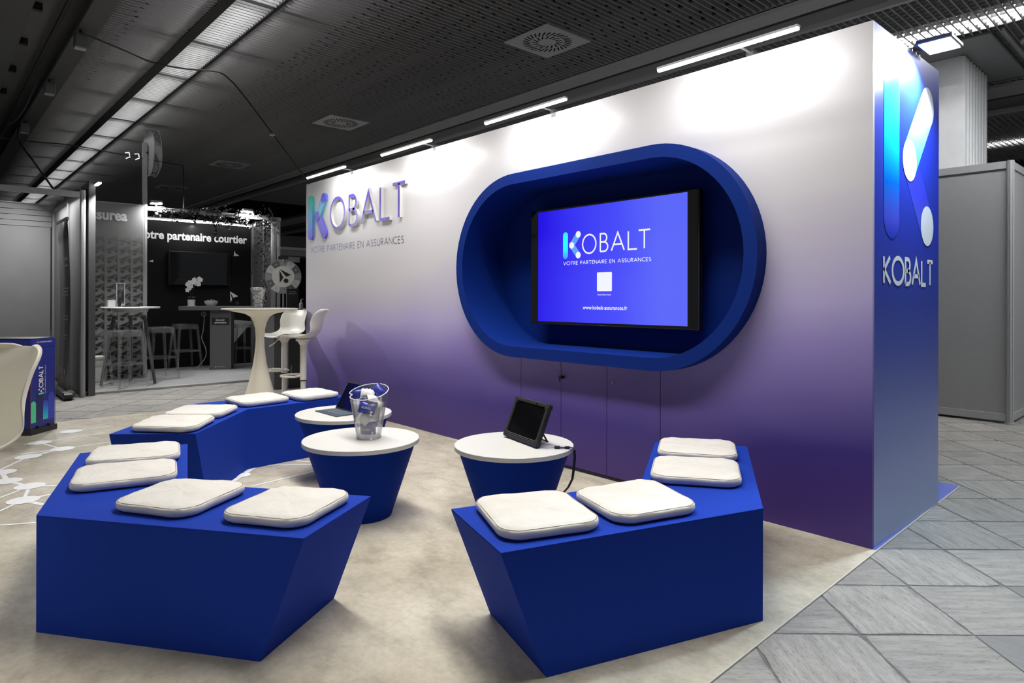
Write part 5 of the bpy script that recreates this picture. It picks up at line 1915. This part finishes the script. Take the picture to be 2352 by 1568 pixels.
# grey counter
cd = Vector((0.495, 0.869, 0)).normalized()
cl = Vector((-cd.y, cd.x, 0))
KM = Matrix((cd, cl, Vector((0, 0, 1)))).transposed().to_4x4()
k0 = Vector((-9.895, 0.123, 0.022))
t = thing('grey_counter', 'grey bar counter on one broad leg in front of the black wall', 'counter', k0)
M['counter'] = plain('grey_counter_laminate', C(84, 84, 84), 0.5)
build(B().box(0, 0.32, 0, 0.24, 0.0, 0.955, KM), 'leg_panel', M['counter'], t, world=False, bevel=0.003)
build(B().box(-0.44, 0.76, -0.10, 0.40, 0.957, 1.02, KM), 'worktop', M['counter'], t, world=False, bevel=0.004)
QM = plane_m((0, 0, 0), cd, (0, 0, 1))
QM = Matrix.Translation(-cl * 0.002) @ QM
b = B()
poly2(b, QM, [(0.03, 0.72), (0.29, 0.72), (0.29, 0.835), (0.03, 0.835)])
build(b, 'label_plate', M['black'], t, world=False)
b = B()
textmesh(b, 'Devenir', Matrix.Translation(-cl * 0.001) @ QM, 0.09, 0.225, 0.785, 0.818, 0.012)
textmesh(b, 'partenaire', Matrix.Translation(-cl * 0.001) @ QM, 0.072, 0.245, 0.735, 0.772, 0.012)
build(b, 'label_lettering', M['ds_white'], t, world=False)
b = B()
disc(b, QM, 0.085, 0.045, 0.012, n=14)
poly2(b, QM, [(0.105, 0.04), (0.225, 0.04), (0.225, 0.05), (0.105, 0.05)])
build(b, 'foot_mark', plain('pale_mark_print', C(150, 150, 150), 0.5), t, world=False)
ktop = 1.042


def kp(s, d_):
    p = k0 + cd * s + cl * d_
    return p.x, p.y


ox, oy = kp(-0.30, 0.10)
t = thing('potted_orchid', 'white orchid in a white pot at the left end of the grey counter', 'plant', (ox, oy, ktop))
build(B().lathe([(0.072, 0.0), (0.078, 0.004), (0.078, 0.008), (0.0, 0.008)], (ox, oy, ktop), 24), 'saucer', M['white_top'], t, smooth=True)
build(B().lathe([(0.050, 0.0085), (0.060, 0.105), (0.055, 0.105), (0.047, 0.016)], (ox, oy, ktop), 24), 'pot', M['white_top'], t, smooth=True)
build(B().lathe([(0.0, 0.085), (0.054, 0.085), (0.054, 0.092), (0.0, 0.096)], (ox, oy, ktop), 16, False, False), 'soil', M['dark'], t)
b = B()
for k in range(7):
    a = k * 0.9
    d = RGT * math.cos(a) * 0.085 + FWD * math.sin(a) * 0.05
    p = Vector((ox, oy, ktop + 0.095))
    q = p + d * 0.6 + Vector((0, 0, 0.06))
    e_ = p + d * 1.15 + Vector((0, 0, 0.035))
    sd_ = d.cross(Vector((0, 0, 1))).normalized() * 0.018
    b.add([p, q + sd_, e_, q - sd_], [(0, 1, 2, 3)])
build(b, 'foliage', plain('dark_orchid_leaf', C(40, 40, 40), 0.45), t)
st1 = [Vector((ox, oy, ktop + 0.1)), Vector((ox, oy, ktop + 0.2)) - RGT * 0.015, Vector((ox, oy, ktop + 0.30)) - RGT * 0.035, Vector((ox, oy, ktop + 0.36)) - RGT * 0.055]
st2 = [Vector((ox, oy, ktop + 0.1)), Vector((ox, oy, ktop + 0.22)) + RGT * 0.02, Vector((ox, oy, ktop + 0.36)) + RGT * 0.07, Vector((ox, oy, ktop + 0.40)) + RGT * 0.17]
build(B().tube(st1, 0.003, 5).tube(st2, 0.003, 5), 'stem', M['dark'], t)
M['petal'] = plain('white_orchid_petal', C(226, 226, 226), 0.6, grain=0.05)
r = random.Random(4)
fl0 = []
for k in range(5):
    fl0.append(Vector((ox, oy, ktop + 0.26 + 0.03 * k)) - RGT * (0.055 - 0.03 * (k % 3)) - FWD * r.uniform(0, 0.04))
for k in range(7):
    fl0.append(Vector((ox, oy, ktop + 0.345 + 0.10 * r.random())) + RGT * (0.045 + 0.02 * k) - FWD * r.uniform(0, 0.04))
for c_ in fl0:
    b = B()
    ra = r.uniform(0, 1)
    for q in range(5):
        a = ra + q * 2 * PI / 5
        d = RGT * math.cos(a) + Vector((0, 0, math.sin(a)))
        s_ = RGT * -math.sin(a) + Vector((0, 0, math.cos(a)))
        b.add([c_, c_ + d * 0.024 + s_ * 0.022 - FWD * 0.004, c_ + d * 0.044 - FWD * 0.008, c_ + d * 0.024 - s_ * 0.022 - FWD * 0.004], [(0, 1, 2, 3)])
    b.sphere(tuple(c_ - FWD * 0.006), 0.006, 4)
    build(b, 'flower', M['petal'], t)
ux, uy = kp(0.0, 0.08)
t = thing('fruit_bowl', 'white bowl of nibbles beside the orchid on the grey counter', 'bowl', (ux, uy, ktop))
build(B().lathe([(0.055, 0.0), (0.06, 0.006), (0.09, 0.035), (0.105, 0.085), (0.100, 0.086), (0.086, 0.038), (0.055, 0.012)], (ux, uy, ktop), 28), 'bowl_body', M['white_top'], t, smooth=True)
b = B()
for k in range(36):
    a, q = r.uniform(0, 2 * PI), 0.08 * math.sqrt(r.random())
    b.sphere((ux + q * math.cos(a), uy + q * math.sin(a), ktop + 0.075 + 0.05 * (1 - q / 0.08) * r.random()), r.uniform(0.011, 0.018), 4)
sw2 = thing('nibbles', 'heap of dark nibbles in the white bowl on the grey counter', 'snacks', (ux, uy, ktop + 0.02))
build(b, 'nibble_heap', plain('grey_nibbles', C(104, 104, 104), 0.6, grain=0.4), sw2, smooth=True, kind='stuff')
wx, wy = kp(-0.12, 0.12)
t = thing('power_cable', 'pale cable hanging from the grey counter to the floor', 'cable', (wx, wy, 0.022))
pts = [(0, 0, 0.92), (0.005, 0, 0.82), (-0.005, 0, 0.62), (-0.02, 0, 0.50), (0.02, 0, 0.34), (0.02, 0, 0.2), (-0.05, 0, 0.05), (-0.10, 0, 0.01), (-0.04, 0.02, 0.006), (0.05, 0.03, 0.006)]
pts = [Vector((wx, wy, 0.022)) + RGT * p[0] * 1.6 + FWD * p[1] + Vector((0, 0, p[2])) for p in pts]
build(B().tube([Vector(p) for p in catmull([tuple(p) for p in pts], 4)], 0.006, 6), 'flex', plain('pale_flex', C(150, 150, 150), 0.5), t, smooth=True)
ring_ = [pts[0] + RGT * 0.035 * math.sin(a) + Vector((0, 0, 0.035 * math.cos(a) - 0.03)) for a in [2 * PI * k / 14 for k in range(14)]]
build(B().tube(ring_, 0.005, 6, closed=True), 'coil', M['alu_light'], t, smooth=True)
build(B().cyl(pts[-1], pts[-1] + RGT * 0.05, 0.016, n=10), 'plug', M['black'], t)

# ---- dark post between the two stands
t = thing('dark_post', 'tall dark square post with a lit bar lamp, left of the patterned panel', 'post', (-8.09, -1.80, 0))
build(B().box(-8.128, -8.055, -1.838, -1.765, 0.0, 2.58), 'shaft', M['alu_dark'], t, bevel=0.004)
build(B().box(-8.6, -8.13, -1.83, -1.77, 2.50, 2.57), 'top_arm', M['alu_dark'], t)
build(B().box(-8.7, -8.135, -1.81, -1.79, 0.02, 2.49), 'side_sheet', M['black'], t)
build(B().box(-8.04, -7.80, -1.785, -1.745, 2.535, 2.55), 'lamp_housing', M['alu'], t)
build(B().box(-8.035, -7.805, -1.78, -1.75, 2.518, 2.5345), 'lamp_tube', M['lamp'], t, label='lit bar lamp')
area('post_lamp_light', (-7.92, -1.765, 2.51), 0.22, 0.03, 40, (1, 1, 1), (0.25, 0.35, -1), spread=2.3)

# ---- second counter with the prize wheel
def ypx(pxx, X):
    """y at which the plane x = X is crossed by the sight line through column pxx"""
    k = (pxx - 1176) / 1500
    dx, dy = FWD.x + RGT.x * k, FWD.y + RGT.y * k
    return CAMP.y + dy * (X - CAMP.x) / dx


t = thing('dark_counter', 'dark panelled counter with pale edge trims behind the white bar stools', 'counter', (-7.35, 0.9, -0.004))
y0 = ypx(630, -7.15)
for k, (ya, yb) in enumerate(((y0, y0 + 0.16), (y0 + 0.19, y0 + 0.55), (y0 + 0.58, y0 + 1.2))):
    pn = build(B().box(-7.62, -7.15, ya, yb, 0.0, 0.985), 'front_panel', M['dark'] if k else M['alu_dark'], t, bevel=0.003)
    if k == 1:
        build(B().box(-7.149, -7.142, yb - 0.33, yb - 0.318, 0.15, 0.30), 'door_pull', M['alu'], pn)
for ya in (y0 + 0.162, y0 + 0.552):
    build(B().box(-7.60, -7.148, ya + 0.002, ya + 0.026, 0.0, 0.985), 'edge_trim', M['alu'], t)
build(B().box(-7.70, -7.10, y0 - 0.05, y0 + 1.25, 0.988, 1.032), 'worktop', M['counter'], t, bevel=0.003)
CT = 1.0325
wz = 1.183 - (636 - 684.5) * 8.75 / 1500
wyc = ypx(650.5, -7.45)
t = thing('prize_wheel', 'numbered prize wheel with a pale hub and dart mark standing on the dark counter', 'prize wheel', (-7.45, wyc, CT))
ang = math.radians(-22)
nw = Vector((math.cos(ang), math.sin(ang), 0))
tw = Vector((-nw.y, nw.x, 0))
WMx = plane_m((0, 0, wz - CT), tw, (0, 0, 1))
RW = 0.232
b = B().loft([[WMx @ Vector((RW * math.cos(2 * PI * k / 48), RW * math.sin(2 * PI * k / 48), z)) for k in range(48)] for z in (-0.012, 0.012)])
build(b, 'wheel_disc', M['alu'], t, world=False, smooth=True)
for k in range(12):
    a0, a1 = 30 * k - 15 + 90, 30 * k + 15 + 90
    b = B()
    poly2(b, WMx, arc(0, 0, RW * 0.96, RW * 0.96, a0, a1, 6) + arc(0, 0, RW * 0.62, RW * 0.62, a1, a0, 6), 0.0135)
    build(b, 'wheel_segment', M['soffit'] if k % 3 == 0 else (M['mid_grey'] if k % 3 == 1 else M['vent']), t, world=False)
b = B()
for k in range(12):
    a = math.radians(30 * k + 90)
    disc(b, WMx, RW * 0.8 * math.cos(a), RW * 0.8 * math.sin(a), 0.011, n=8, z=0.0145)
build(b, 'segment_marks', M['alu_light'], t, world=False, kind='stuff')
b = B()
disc(b, WMx, 0, 0, RW * 0.62, n=40, z=0.015)
build(b, 'hub_face', M['white_top'], t, world=False)
b = B()
HM = Matrix.Translation(nw * 0.0165) @ WMx
poly2(b, HM, [(-0.045, 0.10), (0.10, 0.025), (0.035, 0.0)])
poly2(b, HM, [(-0.05, 0.085), (0.0, -0.01), (-0.045, -0.08)])
disc(b, HM, 0.035, -0.055, 0.03, n=20)
build(b, 'hub_mark', M['black'], t, world=False)
build(B().prism(rrect(0.13, 0.04, 0.012, 3, 0, RW + 0.02), -0.02, 0.03, WMx), 'pointer_clamp', M['black'], t, world=False)
build(B().cyl(WMx @ Vector((0, RW - 0.03, 0.02)), WMx @ Vector((0, RW + 0.0, 0.036)), 0.012, n=10), 'pointer', M['alu_light'], t, world=False)
build(B().box(-0.03, -0.012, -0.012, 0.012, 0.012, wz - CT, plane_m((0, 0, 0), nw, tw)).box(-0.09, 0.03, -0.15, 0.15, 0.0, 0.012, plane_m((0, 0, 0), nw, tw)), 'stand', M['alu'], t, world=False)
sy0, sy1 = ypx(658, -7.30), ypx(685.5, -7.30)
t = thing('table_sign', 'upright dark sign inviting partners, in front of the prize wheel', 'sign', (-7.30, (sy0 + sy1) / 2, CT))
build(B().box(-7.312, -7.30, sy0, sy1, CT + 0.006, CT + 0.272), 'frame', M['mid_grey'], t)
build(B().box(-7.2998, -7.297, sy0 + 0.004, sy1 - 0.004, CT + 0.010, CT + 0.268), 'face', M['dark'], t)
build(B().box(-7.34, -7.27, sy0 + 0.02, sy1 - 0.02, CT, CT + 0.006), 'foot', M['mid_grey'], t)
b = B()
SMx = plane_m((-7.2962, 0, 0), (0, 1, 0), (0, 0, 1))
ym = (sy0 + sy1) / 2
textmesh(b, 'Devenez', SMx, ym - 0.042, ym + 0.042, CT + 0.222, CT + 0.240, 0.01)
textmesh(b, 'partenaire', SMx, ym - 0.055, ym + 0.055, CT + 0.192, CT + 0.212, 0.01)
build(b, 'sign_lettering', M['grey_panel_l'], t)
yb_ = ypx(691.5, -7.25)
t = thing('sanitiser_bottle', 'small clear pump bottle at the right of the dark sign', 'bottle', (-7.25, yb_, CT))
build(B().lathe([(0.026, 0.0), (0.028, 0.01), (0.028, 0.07), (0.012, 0.088), (0.012, 0.095)], (-7.25, yb_, CT), 20), 'bottle_body', plain('grey_gel', C(150, 150, 150), 0.1), t, smooth=True)
build(B().lathe([(0.014, 0.0955), (0.014, 0.108), (0.004, 0.110), (0.004, 0.128)], (-7.25, yb_, CT), 14).box(-7.257, -7.243, yb_ - 0.005, yb_ + 0.035, CT + 0.126, CT + 0.134), 'pump', M['white_top'], t)

# ---- far stand seen past the end of the printed wall
t = thing('distant_stand', 'distant stand with a pale fascia seen past the left end of the printed wall', 'exhibition stand', (-13.3, 3.6, -0.004))
build(B().box(-13.1, -13.0, 2.57, 5.2, 2.25, 2.31), 'fascia', M['white_top'], t)
build(B().box(-13.09, -13.02, 2.57, 5.2, 2.12, 2.249), 'fascia_panel', M['grey_panel'], t)
build(B().box(-13.05, -12.99, 2.60, 3.02, 1.98, 2.10), 'hanging_board', M['grey_panel_l'], t)
build(B().box(-13.12, -13.04, 2.53, 2.57, 0.0, 2.31), 'post', M['alu_light'], t)
build(B().box(-14.3, -14.2, 2.0, 6.0, 0.0, 2.11), 'rear_wall', M['ds_wall'], t)
build(B().box(-15.0, -14.9, 1.6, 6.5, 2.2, 2.75), 'high_panel', M['mid_grey'], t)
build(B().box(-14.95, -14.88, 1.9, 1.98, 0.0, 2.2).box(-14.95, -14.88, 6.2, 6.28, 0.0, 2.2), 'panel_post', M['mid_grey'], t)

# ---- partition on the right
t = thing('partition_wall', 'plain grey partition with an aluminium corner post to the right of the printed wall', 'partition', (-0.27, 4.31, -0.004))
for k in range(2):
    x1 = -0.305 - k * 0.99
    pn = build(B().box(x1 - 0.96, x1, 4.335, 4.345, 0.09, 2.43), 'panel', M['grey_panel'], t)
    build(B().box(x1 - 0.96, x1, 4.325, 4.355, 0.02, 0.09), 'rail', M['alu_light'], pn)
    build(B().box(x1 - 0.96, x1, 4.325, 4.355, 2.43, 2.5), 'rail', M['alu_light'], pn)
for (x, y) in ((-0.275, 4.34), (-1.28, 4.34), (-2.27, 4.34), (-0.275, 5.34)):
    b = B()
    pts = []
    for k in range(8):
        a0 = PI / 4 * k
        for da, rr in ((-0.30, 0.032), (-0.06, 0.032), (-0.05, 0.024), (0.05, 0.024), (0.06, 0.032)):
            pts.append((x + rr * math.cos(a0 + da), y + rr * math.sin(a0 + da)))
    b.prism(pts, -0.004, 2.5)
    pst = build(b, 'post', M['alu_light'], t)
    build(B().lathe([(0.042, -0.004), (0.042, 0.012)], (x, y, 0), 16), 'foot', M['alu_light'], pst)
pn = build(B().box(-0.28, -0.27, 4.375, 5.305, 0.09, 2.43), 'panel', M['grey_panel'], t)
build(B().box(-0.29, -0.26, 4.375, 5.305, 0.02, 0.09), 'rail', M['alu_light'], pn)
build(B().box(-0.29, -0.26, 4.375, 5.305, 2.43, 2.5), 'rail', M['alu_light'], pn)

# ---- small loudspeakers and cables under the ceiling
for (x, y, lab) in ((-6.06, -2.23, 'white box loudspeaker on the dark beam at top left, nearest of the three'), (-7.93, -2.24, 'middle one of three box loudspeakers on the dark beam at top left'), (-10.3, -2.24, 'farthest box loudspeaker on the dark beam, at the left edge')):
    t = thing('box_loudspeaker', lab, 'loudspeaker', (x, y, 3.662), 0, 'small box loudspeakers on the left ceiling beam')
    build(B().box(x - 0.05, x + 0.05, y - 0.05, y + 0.05, 3.50, 3.63), 'cabinet', M['alu_dark'], t, bevel=0.008)
    build(B().box(x + 0.0505, x + 0.054, y - 0.04, y + 0.04, 3.515, 3.60), 'grille', M['mid_grey'], t)
    build(B().box(x - 0.035, x + 0.035, y - 0.045, y + 0.045, 3.488, 3.4995), 'bracket', M['alu_light'], t)
    build(B().cyl((x, y, 3.63), (x, y, 3.664), 0.012, n=8), 'stem', M['black'], t)


def cable(label, pts, r_=0.009):
    b = B().tube([Vector(p) for p in catmull(pts, 8)], r_, 6)
    c_ = Vector(pts[0])
    t = thing('hanging_cable', label, 'cable', c_)
    build(b, 'flex', M['cable'], t, smooth=True)
    return t


k = cable('thick black cable slung under the ceiling from the nearest loudspeaker down to the printed wall', [(-6.0, -2.22, 3.62), (-6.10, -1.85, 3.58), (-6.2, -1.6, 3.56), (-6.18, -1.3, 3.56), (-6.05, -1.02, 3.56), (-6.02, -0.90, 3.50), (-6.02, -0.75, 3.36), (-6.05, -0.38, 2.96), (-6.08, -0.02, 2.56), (-6.08, 0.03, 2.51)])
build(B().sphere((-6.045, -0.42, 2.995), 0.016, 5).box(-6.06, -6.03, -0.45, -0.40, 2.985, 3.0), 'tie', M['alu_light'], k)
cable('black cable running down from the farthest loudspeaker to the empty stand', [(-10.3, -2.30, 3.60), (-9.9, -2.34, 3.30), (-9.2, -2.25, 2.92), (-8.1, -2.17, 2.43)], 0.012)
k = cable('thin black wire with two clip lamps crossing the ceiling to the garlanded beam', [(-9.45, -4.2, 3.30), (-9.45, -2.6, 3.22), (-9.45, -1.8, 3.245), (-9.45, -1.1, 3.20), (-9.45, -0.62, 3.17), (-9.45, -0.44, 3.16), (-9.45, -0.40, 3.08), (-9.45, -0.40, 2.51)], 0.008)
for y in (-1.14, -1.02):
    build(B().tube([(-9.45, y - 0.03, 3.24), (-9.45, y + 0.02, 3.25), (-9.45, y + 0.03, 3.19), (-9.45, y - 0.02, 3.16)], 0.008, 6), 'clip_lamp', plain('clip_lamp_glow', (1, 1, 1, 1), 0.5, emit=0.8, grain=0), k)
cable('short black cable looped between two loudspeakers at the left edge', [(-7.9, -2.36, 3.60), (-8.6, -2.40, 3.45), (-9.4, -2.42, 3.46), (-10.4, -2.42, 3.6)], 0.008)
